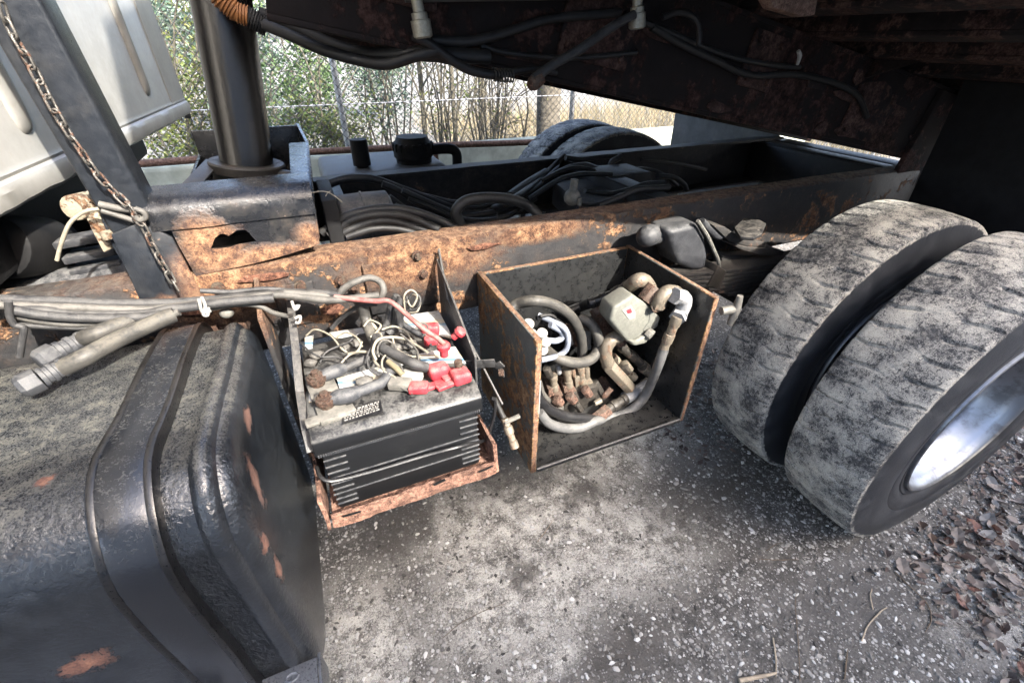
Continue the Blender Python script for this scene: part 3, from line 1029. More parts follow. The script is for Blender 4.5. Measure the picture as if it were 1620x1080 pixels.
for x in (0.02, 1.15, 2.45):
    t = B()
    t.box((x, 1.20, 0.80), (x + 0.012, 2.065, 1.0))
    t.box((x, 1.20, 1.0), (x + 0.08, 2.065, 1.01))
    t.obj('crossmember', 'black_frame', truck, bevel=0.003)
t = B()
t.box((2.60, 1.15, 0.72), (2.72, 2.06, 1.00))
t.obj('crossmember', 'black_frame', truck, bevel=0.01)

# --- cab: back wall, folded sill, pressed ribs
cabp = part('cab', 'silver beige cab back wall with pressed ribs')
CT = Vector((0.0787, 0.9969, 0.0))
CN = Vector((0.9969, -0.0787, 0.0))
CO = Vector((-0.590, 1.32, 0.0))


def cp(s, z, d=0.0):
    return CO + CT * s + CN * d + Vector((0, 0, z))


b = B()
prof = [(0.0, 2.9), (0.0, 1.262), (0.005, 1.250), (0.003, 1.243), (0.011, 1.238), (0.016, 1.225), (0.014, 1.196), (0.006, 1.188), (-0.30, 1.186), (-0.32, 2.9)]
sts = frange(-1.25, 1.515, 90)
m = len(prof)
vs = []
for s in sts:
    for d, z in prof:
        p = cp(s, z, d)
        if z < 1.24:
            p += mnoise.noise_vector(p * 14) * 0.0035
        vs.append(p)
fs = [(i * m + k, i * m + (k + 1) % m, (i + 1) * m + (k + 1) % m, (i + 1) * m + k) for i in range(len(sts) - 1) for k in range(m)]
fs += [tuple(range(m - 1, -1, -1)), tuple((len(sts) - 1) * m + k for k in range(m))]
b.add(vs, fs)
b.obj('wall_panel', 'cab_paint', cabp, smooth=0.5)
for s, zb in ((0.165, 1.303), (1.06, 1.30), (-0.62, 1.303)):
    t = B()
    ring = []
    for k in range(9):
        a = math.pi * k / 8
        ring.append((math.cos(a) * 0.034, math.sin(a)))
    pts = []
    zs = [zb, zb + 0.006, zb + 0.02, zb + 0.045, 2.6]
    hh = [0.0, 0.006, 0.011, 0.014, 0.014]
    ww = [0.25, 0.62, 0.88, 1.0, 1.0]
    for z, hgt, w in zip(zs, hh, ww):
        for dx, dy in ring:
            pts.append(cp(s + dx * w, z, -0.001 + dy * hgt))
    fs = [(i * 9 + k, (i + 1) * 9 + k, (i + 1) * 9 + k + 1, i * 9 + k + 1) for i in range(4) for k in range(8)]
    fs = [f[::-1] for f in fs]
    t.add(pts, fs)
    t.obj('pressed_rib', 'cab_paint', cabp, smooth=1.2)
# panel seam and corner post
t = B()
t.add([cp(1.30, 1.25, 0.001), cp(1.30, 2.9, 0.001), cp(1.305, 2.9, 0.004), cp(1.305, 1.25, 0.004), cp(1.515, 2.9, 0.004), cp(1.515, 1.20, 0.004), cp(1.46, 1.20, 0.004), cp(1.42, 1.25, 0.004)],
      [(0, 3, 2, 1), (3, 7, 4, 2), (7, 6, 5, 4)])
t.obj('corner_panel', 'cab_paint', cabp, smooth=0)
t = B()
t.plate([cp(1.515, 2.9, 0.006), cp(1.515, 1.165, 0.006), cp(1.60, 1.165, -0.02), cp(1.60, 2.9, -0.02)], tuple(CN * -0.03))
t.obj('corner_post', 'cab_paint', cabp, bevel=0.004)
t = B()
t.add([cp(0.42, 1.262, 0.001), cp(0.42, 2.9, 0.001), cp(0.43, 2.9, 0.006), cp(0.43, 1.262, 0.006), cp(0.47, 2.9, 0.006), cp(0.47, 1.262, 0.006), cp(0.48, 2.9, 0.001), cp(0.48, 1.262, 0.001)],
      [(0, 3, 2, 1), (3, 5, 4, 2), (5, 7, 6, 4)])
t.obj('wall_seam', 'cab_paint', cabp, smooth=0)
# dark gear under the cab
t = B()
t.box((-1.9, 0.9, 1.04), (-0.66, 2.7, 1.17))
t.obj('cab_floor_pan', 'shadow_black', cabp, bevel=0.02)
gear = part('gearbox')
t = B()
t.box((-1.8, 1.42, 0.62), (-0.72, 1.86, 1.02))
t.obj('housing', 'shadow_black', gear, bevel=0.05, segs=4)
t = B()
t.cyl((-0.72, 1.64, 0.82), (-0.50, 1.64, 0.83), 0.12, 0.06, n=24)
t.cyl((-0.52, 1.64, 0.83), (0.9, 1.64, 0.80), 0.05, n=24)
t.obj('driveshaft', 'shadow_black', gear)
t = B()
t.tube([(-0.841, 1.420, 0.922), (-0.731, 1.420, 0.946), (-0.640, 1.420, 0.946), (-0.554, 1.420, 0.948), (-0.462, 1.380, 0.945)], 0.055, n=20, sm=6)
t.obj('exhaust_pipe', 'hanger_dusty', truck, label='dusty grey exhaust pipe under the cab')
t = B()
t.cyl((-0.696, 1.350, 1.097), (-0.668, 1.500, 1.037), 0.075, n=24)
t.obj('air_spring', 'shadow_black', truck, bevel=0.01)
for (u0, v0, u1, v1) in ((1, 1, 2, 2),):
    for p in ((-0.556, 1.420, 1.071), (-0.555, 1.420, 1.032), (-0.556, 1.420, 0.997)):
        t = B()
        t.obox(p, (0.055, 0, 0.004), (0, 0.03, 0), (0, 0, 0.009))
        t.obj('mount_bar', 'hanger_dusty', truck, bevel=0.003)

# --- blue grey upright post standing on the rail
b = B()
zt = 2.3
X0, X1 = -0.412, -0.322
b.box((X0, 1.196, 1.0), (X1, 1.28, zt))
b.v = [(x - 0.062 * (z - 1.0), y, z) for x, y, z in b.v]
b.obj('upright_post', 'post_paint', truck, bevel=0.008, segs=3, label='blue grey square steel upright behind the cab')
post_foot = B()
post_foot.plate([(-0.43, 1.186, 0.93), (-0.30, 1.186, 0.93), (-0.315, 1.186, 1.12), (-0.36, 1.186, 1.16), (-0.42, 1.186, 1.14)], (0, 0.009, 0))
post_foot.jitter(0.004, 20)
post_foot.obj('foot_gusset', 'post_paint', truck, bevel=0.003)

# --- hoist cradle: folded plates round the cylinder's foot
cradle = part('hoist_cradle', 'black steel hoist cradle with a rusted through hole')
outer = [(-0.314, 1.193, 1.183), (-0.235, 1.193, 1.183), (-0.160, 1.193, 1.179), (-0.090, 1.193, 1.175), (-0.013, 1.193, 1.169), (-0.013, 1.193, 1.115), (-0.015, 1.193, 1.055), (-0.103, 1.193, 1.039), (-0.177, 1.193, 1.029), (-0.270, 1.193, 1.022), (-0.302, 1.193, 1.019), (-0.310, 1.193, 1.095)]
inner = [(-0.252, 1.193, 1.078), (-0.242, 1.193, 1.094), (-0.235, 1.193, 1.104), (-0.222, 1.193, 1.112), (-0.214, 1.193, 1.112), (-0.206, 1.193, 1.105), (-0.199, 1.193, 1.109), (-0.185, 1.193, 1.116), (-0.169, 1.193, 1.115), (-0.162, 1.193, 1.105), (-0.158, 1.193, 1.094), (-0.152, 1.193, 1.082), (-0.171, 1.193, 1.081), (-0.194, 1.193, 1.080), (-0.215, 1.193, 1.076), (-0.231, 1.193, 1.076)]
b = fill_hole(outer, inner, (0, 0.008, 0))
b.obj('face_plate', 'cradle_black', cradle, smooth=0, bevel=0.0)
b = B()
prof = [(1.186, 1.135), (1.186, 1.16), (1.190, 1.182), (1.203, 1.196), (1.225, 1.203), (1.32, 1.203), (1.32, 1.195), (1.225, 1.194), (1.20, 1.18), (1.196, 1.135)]
vs, fs = sweep_x(prof[::-1], frange(-0.345, -0.006, 40), 0.0018, 12)
b.add(vs, fs)
b.obj('rolled_lip', 'cradle_black', cradle, smooth=0.6)
# right cheek with its folded edge, left cheek, back plate
cr = [(-0.004, 1.200, 1.162), (-0.012, 1.205, 1.064), (0.004, 1.92, 1.03), (0.004, 1.92, 1.24), (0.020, 1.720, 1.210)]
b = B()
b.plate(cr, (-0.010, 0, 0))
b.plate([cr[0], cr[4], (cr[4][0] - 0.06, cr[4][1], cr[4][2]), (cr[0][0] - 0.05, cr[0][1] + 0.08, cr[0][2])], (0, 0, -0.006))
b.obj('cheek_plate', 'cradle_black', cradle, bevel=0.002)
b = B()
b.plate([(-0.335, 1.30, 1.02), (-0.335, 1.92, 1.02), (-0.335, 1.92, 1.16), (-0.335, 1.30, 1.12)], (0.010, 0, 0))
b.obj('cheek_plate', 'cradle_black', cradle, bevel=0.002)
b = B()
b.box((-0.33, 1.905, 1.0), (0.0, 1.918, 1.235))
b.obj('cradle_plate', 'cradle_black', cradle, bevel=0.003)
b = B()
b.box((-0.32, 1.32, 1.06), (-0.01, 1.90, 1.075))
b.obj('base_plate', 'black_frame', cradle, bevel=0.003)
b = B()
b.bar((-0.295, 1.400, 1.169), (-0.253, 1.620, 1.188), 0.035, 0.008, up=(0.3, -0.5, 0.8))
b.obj('brace', 'strap_grey', cradle, bevel=0.002)
b = B()
b.bar((-0.328, 1.270, 1.198), (-0.253, 1.270, 1.185), 0.004, 0.003)
b.obj('loose_wire', 'wire_white', cradle)

# --- hoist cylinder, leaning back
hoist = part('hoist_cylinder', 'oily dark steel hoist cylinder')
c0, c1 = Vector((-0.166, 1.620, 1.171)), Vector((-0.121, 1.620, 1.491))
dirn = (c1 - c0).normalized()
b = B()
b.steps(c0 - dirn * 0.03, c0 + dirn * 1.3, [(0.0, 0.0745), (0.02, 0.0745), (0.03, 0.071), (1.0, 0.071)], n=40)
b.obj('barrel', 'hoist_steel', hoist, smooth=1.0)
b = B()
b.steps(c0 - dirn * 0.055, c0 + dirn * 0.012, [(0, 0.088), (0.05, 0.094), (0.55, 0.094), (0.62, 0.104), (0.93, 0.104), (1.0, 0.099), (1.0, 0.080), (0.8, 0.078)], n=40)
b.obj('base_collar', 'fitting_dark', hoist, smooth=0.6)
b = B()
b.cyl((c0.x + 0.085, c0.y - 0.05, c0.z - 0.03), (c0.x + 0.13, c0.y - 0.09, c0.z - 0.03), 0.022, n=14)
b.cyl((c0.x + 0.125, c0.y - 0.085, c0.z - 0.03), (c0.x + 0.15, c0.y - 0.105, c0.z - 0.03), 0.014, n=10)
b.obj('port_fitting', 'fitting_dark', hoist)

# --- dump bed, tipped up about its rear hinge
bed = part('dump_bed', 'dark rusty raised dump bed seen from below')
BT = R(10.7)
BO = Vector((0.343, 0.0, 1.455))
BX = Vector((math.cos(BT), 0, -math.sin(BT)))
BZ = Vector((math.sin(BT), 0, math.cos(BT)))


def bp(s, y, h):
    return BO + BX * s + BZ * h + Vector((0, y, 0))


def bbox(bb, s0, s1, y0, y1, h0, h1):
    c = (bp(s0, y0, h0) + bp(s1, y1, h1)) / 2
    return bb.obox(c, BX * (s1 - s0) / 2, Vector((0, (y1 - y0) / 2, 0)), BZ * (h1 - h0) / 2)


SH = 0.28
for y0 in (1.215, 1.960):
    b = B()
    bbox(b, -0.36, 2.52, y0, y0 + 0.012, 0.012, SH - 0.012)
    bbox(b, -0.36, 2.52, y0 - 0.001, y0 + 0.085, 0.0, 0.012)
    bbox(b, -0.36, 2.52, y0 - 0.001, y0 + 0.085, SH - 0.012, SH)
    b.obj('sill_beam', 'bed_steel', bed, bevel=0.002)
for k in range(10):
    s = -0.30 + k * 0.305
    b = B()
    bbox(b, s, s + 0.008, 0.50, 2.76, SH + 0.014, SH + 0.10)
    bbox(b, s - 0.001, s + 0.075, 0.50, 2.76, SH + 0.001, SH + 0.013)
    bbox(b, s - 0.001, s + 0.075, 0.50, 2.76, SH + 0.101, SH + 0.110)
    b.obj('crossmember', 'bed_rib', bed, bevel=0.002)
b = B()
bbox(b, -0.37, 2.62, 0.37, 2.89, SH + 0.112, SH + 0.122)
b.obj('floor_plate', 'bed_steel', bed)
for y0 in (0.36, 2.82):
    b = B()
    bbox(b, -0.38, 2.63, y0, y0 + 0.029, SH + 0.105, SH + 0.25)
    b.obj('side_rail', 'bed_steel', bed, bevel=0.006)
    b = B()
    bbox(b, -0.37, 2.62, y0 + 0.03, y0 + 0.04, SH + 0.123, SH + 1.05)
    b.obj('side_board', 'bed_steel', bed)
b = B()
bbox(b, -0.39, -0.372, 0.37, 2.89, SH + 0.05, SH + 1.3)
b.obj('headboard', 'bed_steel', bed)
b = B()
bbox(b, 2.632, 2.66, 0.37, 2.89, SH - 0.02, SH + 1.0)
b.obj('tailgate', 'bed_steel', bed)
# gussets between sill and crossmembers, hinge plate
for k in (6, 8):
    s = -0.30 + k * 0.305 + 0.03
    b = B()
    b.plate([bp(s, 1.21, 0.22), bp(s, 1.21, SH - 0.001), bp(s, 1.06, SH - 0.001)], tuple(BX * 0.009))
    b.obj('gusset', 'bed_steel', bed)
b = B()
bbox(b, 2.05, 2.5, 1.190, 1.212, -0.10, 0.26)
b.obj('hinge_plate', 'bed_steel', bed, bevel=0.004)
# patch plates, bolts and flaking scale on the sill's face
for (s0, s1, h0, h1) in ((0.30, 0.52, 0.06, 0.24), (0.95, 1.10, 0.10, 0.25), (1.55, 1.80, 0.03, 0.20), (2.05, 2.15, 0.05, 0.26), (-0.30, -0.02, 0.08, 0.26)):
    b = B()
    bbox(b, s0, s1, 1.203, 1.2135, h0, h1)
    pp = b.obj('patch_plate', 'bed_rib', bed, bevel=0.003)
    for ss, hh in ((s0 + 0.025, h0 + 0.025), (s1 - 0.025, h0 + 0.025), (s0 + 0.025, h1 - 0.025), (s1 - 0.025, h1 - 0.025)):
        t = B()
        t.hexnut(bp(ss, 1.204, hh), (0, -1, 0), 0.011, 0.011)
        t.obj('bolt', 'bed_rib', bed, bevel=0.001)
for k in range(14):
    ss, hh = random.uniform(-0.3, 2.4), random.uniform(0.02, 0.25)
    w_, g_ = random.uniform(0.03, 0.12), random.uniform(0.008, 0.03)
    pts = []
    for j in range(9):
        a = -2 * math.pi * j / 9
        q = random.uniform(0.6, 1.1)
        pts.append(bp(ss + math.cos(a) * w_ * q, 1.211, hh + math.sin(a) * g_ * q))
    t = B()
    t.plate(pts, (0, -0.005, 0))
    t.obj('rust_scab', 'bed_rib', bed, bevel=0.001)
# hanging pipe ends, rods and clamps along the sill
b = B()
b.cyl((0.263, 1.170, 1.564), (0.789, 1.150, 1.584), 0.0105, n=12)
b.obj('air_line_pipe', 'cable_pale', bed)
for (pa, pb, pc) in (((0.285, 1.160, 1.562), (0.292, 1.160, 1.538), (0.293, 1.160, 1.492)), ((0.834, 1.150, 1.586), (0.842, 1.150, 1.549), (0.846, 1.150, 1.514))):
    b = B()
    b.steps(pa, pc, [(0.0, 0.012), (0.34, 0.012), (0.36, 0.017), (0.52, 0.017), (0.54, 0.021), (0.95, 0.021), (1.0, 0.016)], n=14)
    b.obj('hose_barb', 'brass', bed, smooth=0.6)
b = B()
b.tube([(0.818, 1.130, 1.543), (0.750, 1.130, 1.514), (0.670, 1.130, 1.471), (0.596, 1.130, 1.439), (0.547, 1.130, 1.411)], [0.010, 0.011, 0.011, 0.011, 0.012], n=12, sm=5)
b.obj('hinge_rod', 'cable_grey', bed)
b = B()
b.steps((0.569, 1.130, 1.416), (0.536, 1.130, 1.395), [(0, 0.015), (0.4, 0.017), (0.7, 0.017), (1.0, 0.010)], n=12)
b.obj('rod_end', 'fitting_brown', bed)
b = B()
b.plate([(0.880, 0.800, 1.564), (1.023, 0.800, 1.569), (1.030, 0.800, 1.535), (0.999, 0.800, 1.532), (0.909, 0.800, 1.544)], (0, 0.03, 0))
b.obj('bracket', 'pipe_rust', bed, bevel=0.004)
b = B()
b.tube([(1.391, 1.100, 1.467), (1.404, 1.100, 1.454), (1.405, 1.100, 1.431)], [0.005, 0.006, 0.004], n=8, sm=3)
b.obj('cable_tie', 'white_dirty', bed)

# --- hoses slung under the bed's front
def hose(name, pts, r, m, parent=truck, n=10, sm=6, label=None):
    t = B()
    t.tube(pts, r, n=n, sm=sm)
    return t.obj(name, m, parent, smooth=1.2, label=label)


hose('air_hose', [(-0.019, 1.420, 1.516), (0.030, 1.360, 1.496), (0.094, 1.300, 1.468), (0.169, 1.260, 1.448), (0.219, 1.220, 1.443), (0.272, 1.190, 1.457), (0.327, 1.170, 1.470)], 0.0125, 'hose_black', bed)
hose('air_hose', [(-0.028, 1.500, 1.539), (0.030, 1.500, 1.523), (0.096, 1.400, 1.488), (0.148, 1.330, 1.467), (0.198, 1.280, 1.459), (0.280, 1.220, 1.463), (0.352, 1.190, 1.460), (0.456, 1.190, 1.456)], 0.016, 'hose_black', bed)
hose('air_hose', [(0.273, 1.170, 1.497), (0.309, 1.170, 1.482), (0.345, 1.170, 1.458), (0.395, 1.170, 1.432), (0.447, 1.170, 1.421), (0.480, 1.170, 1.419)], 0.0105, 'hose_black', bed)
hose('air_hose', [(0.458, 1.170, 1.420), (0.502, 1.170, 1.424), (0.559, 1.170, 1.430), (0.631, 1.170, 1.422)], 0.008, 'hose_black', bed)
hose('air_hose', [(0.319, 1.190, 1.489), (0.394, 1.190, 1.486), (0.457, 1.190, 1.494), (0.527, 1.190, 1.511), (0.622, 1.190, 1.533), (0.815, 1.190, 1.549)], 0.011, 'hose_black', bed)
hose('air_hose', [(0.439, 1.200, 1.479), (0.504, 1.200, 1.464), (0.632, 1.200, 1.453), (0.758, 1.200, 1.454), (0.891, 1.200, 1.463)], 0.007, 'hose_black', bed)
hose('air_hose', [(0.927, 1.160, 1.540), (0.981, 1.160, 1.552), (1.035, 1.160, 1.540), (1.061, 1.160, 1.509), (1.068, 1.160, 1.481)], 0.008, 'hose_black', bed)
hose('air_hose', [(0.923, 1.190, 1.520), (1.035, 1.190, 1.481), (1.165, 1.190, 1.444), (1.321, 1.190, 1.403), (1.520, 1.190, 1.400), (1.715, 1.190, 1.374), (1.872, 1.190, 1.331), (1.981, 1.190, 1.253)], 0.010, 'hose_black', bed)
hose('air_hose', [(0.831, 1.190, 1.545), (0.984, 1.190, 1.509), (1.200, 1.190, 1.456), (1.395, 1.190, 1.429), (1.532, 1.190, 1.420)], 0.008, 'hose_black', bed)
t = B()
p = [Vector(q) for q in [(0.456, 1.165, 1.421), (0.478, 1.165, 1.418), (0.509, 1.165, 1.417)]]
pts = []
for k in range(60):
    f = k / 59
    c = p[0].lerp(p[2], f)
    pts.append(c + Vector((0, math.cos(k * 0.75) * 0.014, math.sin(k * 0.75) * 0.014)))
t.tube(pts, 0.0022, n=5, sm=1)
t.obj('hose_spring', 'fitting_dark', bed)
# dark subframe of the bed's nose, seen over the fence
b = B()
b.plate([(-0.026, 1.620, 1.650), (0.001, 1.620, 1.572), (0.135, 1.620, 1.492), (0.345, 1.620, 1.449), (0.592, 1.620, 1.453), (0.600, 1.620, 1.681)], (0, 0.06, 0))
b.obj('nose_beam', 'bed_steel', bed, bevel=0.004)
b = B()
b.plate([(0.040, 1.450, 1.637), (0.061, 1.450, 1.555), (0.186, 1.450, 1.509), (0.419, 1.450, 1.491), (0.433, 1.450, 1.656)], (0, 0.03, 0))
b.obj('nose_plate', 'bed_steel', bed, bevel=0.004)
# corrugated conduit near the cylinder top
t = B()
cpts = [Vector(q) for q in [(-0.116, 1.500, 1.589), (-0.099, 1.500, 1.562), (-0.078, 1.500, 1.542), (-0.053, 1.500, 1.534), (-0.033, 1.500, 1.522), (-0.016, 1.500, 1.513)]]
fine = []
for i in range(len(cpts) - 1):
    for k in range(16):
        fine.append(cpts[i].lerp(cpts[i + 1], k / 16))
rad = [0.020 + (0.0035 if (k // 2) % 2 else 0.0) for k in range(len(fine))]
o_ = len(fine) // 2 + 8
t.tube(fine[:o_], rad[:o_], n=14, sm=1)
c_ = t.obj('conduit', 'conduit_orange', truck, smooth=0.3, label='orange corrugated conduit')
t = B()
t.tube(fine[o_ - 1:], [q + 0.001 for q in rad[o_ - 1:]], n=14, sm=1)
t.obj('conduit_end', 'hose_black', c_, smooth=0.3)

# --- fuel tank
tank = part('fuel_tank', 'dusty black fuel tank with rust flakes')
XT = -0.205
sec = rrect(0.535, 1.145, 0.265, 0.962, (0.12, 0.10, 0.07, 0.135), 10)
sec = [(y, z - max(0.0, y - 0.62) * 0.085 * (z - 0.265) / 0.7) for y, z in sec]


def ring(sec, x, inset):
    cy = sum(p[0] for p in sec) / len(sec)
    cz = sum(p[1] for p in sec) / len(sec)
    out = []
    for y, z in sec:
        out.append((x, y + inset * (1 if y < cy else -1) * min(1, abs(y - cy) / 0.15), z + inset * (1 if z < cz else -1) * min(1, abs(z - cz) / 0.15)))
    return out


st = [(-1.9, 0.0)] + [(x, 0.0) for x in frange(-1.3, XT - 0.062, 26)] + [(XT - 0.055, -0.006), (XT - 0.047, -0.009), (XT - 0.037, -0.009), (XT - 0.030, -0.004), (XT - 0.026, 0.004),
      (XT - 0.018, 0.006), (XT - 0.008, 0.014), (XT - 0.002, 0.026), (XT, 0.045), (XT - 0.003, 0.10)]
dense = []
for i in range(len(sec)):
    a, c = sec[i], sec[(i + 1) % len(sec)]
    L = math.hypot(c[0] - a[0], c[1] - a[1])
    k = max(1, int(L / 0.035))
    for j in range(k):
        dense.append((a[0] + (c[0] - a[0]) * j / k, a[1] + (c[1] - a[1]) * j / k))
m = len(dense)
vs = []
for x, ins in st:
    for p in ring(dense, x, ins):
        p = Vector(p)
        dent = mnoise.noise(p * 4.5) * 0.006 + mnoise.noise(p * 13) * 0.0022
        q = Vector((0, p.y - 0.84, p.z - 0.61)).normalized()
        vs.append(p + q * dent)
fs = [(i * m + k, (i + 1) * m + k, (i + 1) * m + (k + 1) % m, i * m + (k + 1) % m) for i in range(len(st) - 1) for k in range(m)]
r0 = (len(st) - 1) * m
last = vs[r0:r0 + m]
mid_ = sum(last, Vector()) / m
for q in (0.75, 0.5, 0.25):
    vs += [mid_ + (p - mid_) * q - Vector((0.004 * (1 - q), 0, 0)) for p in last]
vs.append(mid_ - Vector((0.005, 0, 0)))
for i in range(len(st) - 1, len(st) + 2):
    fs += [(i * m + k, (i + 1) * m + k, (i + 1) * m + (k + 1) % m, i * m + (k + 1) % m) for k in range(m)]
fs += [((len(st) + 2) * m + k, len(vs) - 1, (len(st) + 2) * m + (k + 1) % m) for k in range(m)]
fs = [f[::-1] for f in fs]
b = B()
b.add(vs, fs)
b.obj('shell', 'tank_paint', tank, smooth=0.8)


def strap(x0, x1):
    off = 0.017
    path = []
    n_ = len(sec)
    # from the back top round the front to the bottom: sec runs y0z0, y1z0, y1z1, y0z1
    idx = list(range(22, 44)) + list(range(0, 11))
    cy, cz = 0.84, 0.61
    pts = [sec[i % n_] for i in idx]
    fine_ = []
    for a, c in zip(pts, pts[1:]):
        L = math.hypot(c[0] - a[0], c[1] - a[1])
        k = max(1, int(L / 0.03))
        for j in range(k):
            fine_.append((a[0] + (c[0] - a[0]) * j / k, a[1] + (c[1] - a[1]) * j / k))
    fine_.append(pts[-1])
    nrm = []
    for i in range(len(fine_)):
        a, c = fine_[max(0, i - 1)], fine_[min(len(fine_) - 1, i + 1)]
        d = Vector((c[0] - a[0], c[1] - a[1])).normalized()
        nrm.append(Vector((d.y, -d.x)))
    def band(xa, xb, o0, o1):
        t = B()
        vs = []
        for (y, z), q in zip(fine_, nrm):
            w = mnoise.noise(Vector((3.1, y * 6, z * 6))) * 0.004
            for x, o in ((xa, o0), (xb, o0), (xb, o1), (xa, o1)):
                vs.append((x + w, y + q.x * o, z + q.y * o))
        k4 = len(fine_)
        fs = [(i * 4 + j, i * 4 + (j + 1) % 4, (i + 1) * 4 + (j + 1) % 4, (i + 1) * 4 + j) for i in range(k4 - 1) for j in range(4)]
        fs += [(3, 2, 1, 0), tuple((k4 - 1) * 4 + j for j in range(4))]
        t.add(vs, fs)
        return t
    s = band(x0, x1, off, off + 0.006).obj('strap', 'strap_black', tank, bevel=0.0015, label='wide black steel tank strap')
    for xa, xb in ((x0 - 0.009, x0 + 0.003), (x1 - 0.003, x1 + 0.009)):
        band(xa, xb, -0.004, off + 0.0075).obj('strap_liner', 'liner_rubber', tank, bevel=0.003)
    return s


strap(-0.376, -0.314)
strap(-1.15, -1.09)
# bracket arm behind the tank's end
t = B()
t.plate([(-0.185, 1.05, 0.95), (-0.185, 1.18, 1.0), (-0.185, 1.18, 0.30), (-0.185, 1.08, 0.30)], (0.012, 0, 0))
t.obj('tank_bracket', 'rail_steel', truck, bevel=0.003)
# step bracket under the tank front: pierced plate
step = part('step_bracket', 'pierced grey metal step')
t = B()
t.box((-0.78, 0.40, 0.432), (-0.203, 0.528, 0.438))
t.box((-0.202, 0.40, 0.36), (-0.196, 0.535, 0.438))
t.box((-0.78, 0.394, 0.36), (-0.196, 0.3995, 0.438))
t.obj('tread_plate', 'step_metal', step, bevel=0.002)
for k in range(10):
    t = B()
    x = -0.25 - k * 0.045
    t.tube([(x + 0.011 * math.cos(a), 0.508 + 0.007 * math.sin(a), 0.439) for a in frange(0, 5.6, 7)], 0.003, n=5, sm=1, closed=True)
    t.obj('raised_eyelet', 'step_metal', step)
for k in range(3):
    t = B()
    x = -0.27 - k * 0.15
    t.obox((x, 0.462, 0.4385), (0.045, 0, 0), (0, 0.014, 0), (0, 0, 0.001))
    t.obj('slot', 'shadow_black', step, bevel=0.0008)

# --- battery tray
tray = part('battery_tray', 'rust eaten battery tray bolted to the rail')
b = B()
prof = [(0.727, 0.556), (0.720, 0.562), (0.722, 0.600), (0.730, 0.600), (0.733, 0.576), (1.17, 0.576), (1.17, 0.560)]
vs, fs = sweep_x(prof, frange(-0.125, 0.272, 40), 0.004, 22)
b.add(vs, fs)
b.obj('floor', 'tray_rust', tray, smooth=0.5)
for x in (-0.142, 0.272):
    b = B()
    pr_ = [(x, 0.725, 0.56), (x, 1.17, 0.56), (x, 1.17, 0.80), (x, 1.02, 0.70), (x, 0.87, 0.640), (x, 0.74, 0.648)]
    n0 = len(pr_)
    pts = []
    for i in range(n0):
        a, c = Vector(pr_[i]), Vector(pr_[(i + 1) % n0])
        for j in range(5):
            pts.append(a.lerp(c, j / 5))
    b.plate(pts, (0.009, 0, 0))
    b.jitter(0.007, 16)
    b.obj('side_plate', 'tray_rust', tray, bevel=0.0015)
for pts in ([(-0.101, 0.717, 0.601), (-0.082, 0.717, 0.600), (-0.059, 0.717, 0.597), (-0.062, 0.717, 0.593), (-0.083, 0.717, 0.594), (-0.100, 0.717, 0.596)], [(0.224, 0.717, 0.597), (0.244, 0.717, 0.600), (0.264, 0.717, 0.603), (0.262, 0.717, 0.598), (0.243, 0.717, 0.593), (0.225, 0.717, 0.592)], [(0.108, 0.717, 0.606), (0.138, 0.717, 0.613), (0.141, 0.717, 0.604), (0.112, 0.717, 0.599)]):
    t = B()
    t.plate(pts, (0, -0.001, 0))
    t.obj('slot', 'shadow_black', tray)
# hold-down angle beside the batteries (right) and flat strap (left)
b = B()
b.bar((0.286, 1.172, 1.000), (0.271, 1.060, 0.898), 0.016, 0.006, up=(1, 0, 0))
b.bar((0.272, 1.070, 0.903), (0.325, 0.800, 0.714), 0.016, 0.005, up=(1, 0, 0.3))
b.obj('hold_down_angle', 'strap_grey', tray, bevel=0.0015)
b = B()
hp = [Vector(q) for q in [(-0.117, 1.150, 0.931), (-0.120, 1.020, 0.891), (-0.128, 0.900, 0.830), (-0.126, 0.800, 0.802), (-0.124, 0.760, 0.774)]]
for p, q in zip(hp, hp[1:]):
    b.bar(p, q, 0.018, 0.005, up=(0.3, -0.3, 1))
b.obj('hold_down_strap', 'strap_grey', tray, bevel=0.001)
b = B()
b.plate([(0.275, 0.86, 0.84), (0.275, 1.16, 0.98), (0.275, 1.17, 0.62), (0.275, 0.86, 0.62)], (0.006, 0, 0))
b.jitter(0.003, 10)
b.obj('end_plate', 'strap_grey', tray, bevel=0.0015)
b = B()
b.tube([(0.294, 0.800, 0.747), (0.304, 0.800, 0.737), (0.302, 0.800, 0.692), (0.287, 0.800, 0.635), (0.273, 0.800, 0.608), (0.202, 0.725, 0.694), (0.098, 0.725, 0.700), (0.007, 0.725, 0.701), (-0.077, 0.725, 0.706), (-0.106, 0.725, 0.714), (-0.120, 0.740, 0.719), (-0.127, 0.780, 0.706)], 0.0045, n=8, sm=5)
b.obj('hold_down_band', 'hose_clean', tray)

# --- toolbox
tool = part('toolbox', 'open rusty steel toolbox on the frame')
TX0, TX1, TY0, TY1, TZ0, TZ1 = 0.397, 0.955, 0.766, 1.178, 0.450, 0.911


def wall(pts, th, inner_first, jit=0.0012):
    """sheet: face 0 takes material 0, its far face material 1, the edges material 2"""
    t = B()
    t.plate(pts, th, 0, 2)
    # find which of the two big faces is which
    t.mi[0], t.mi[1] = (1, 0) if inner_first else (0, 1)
    return t


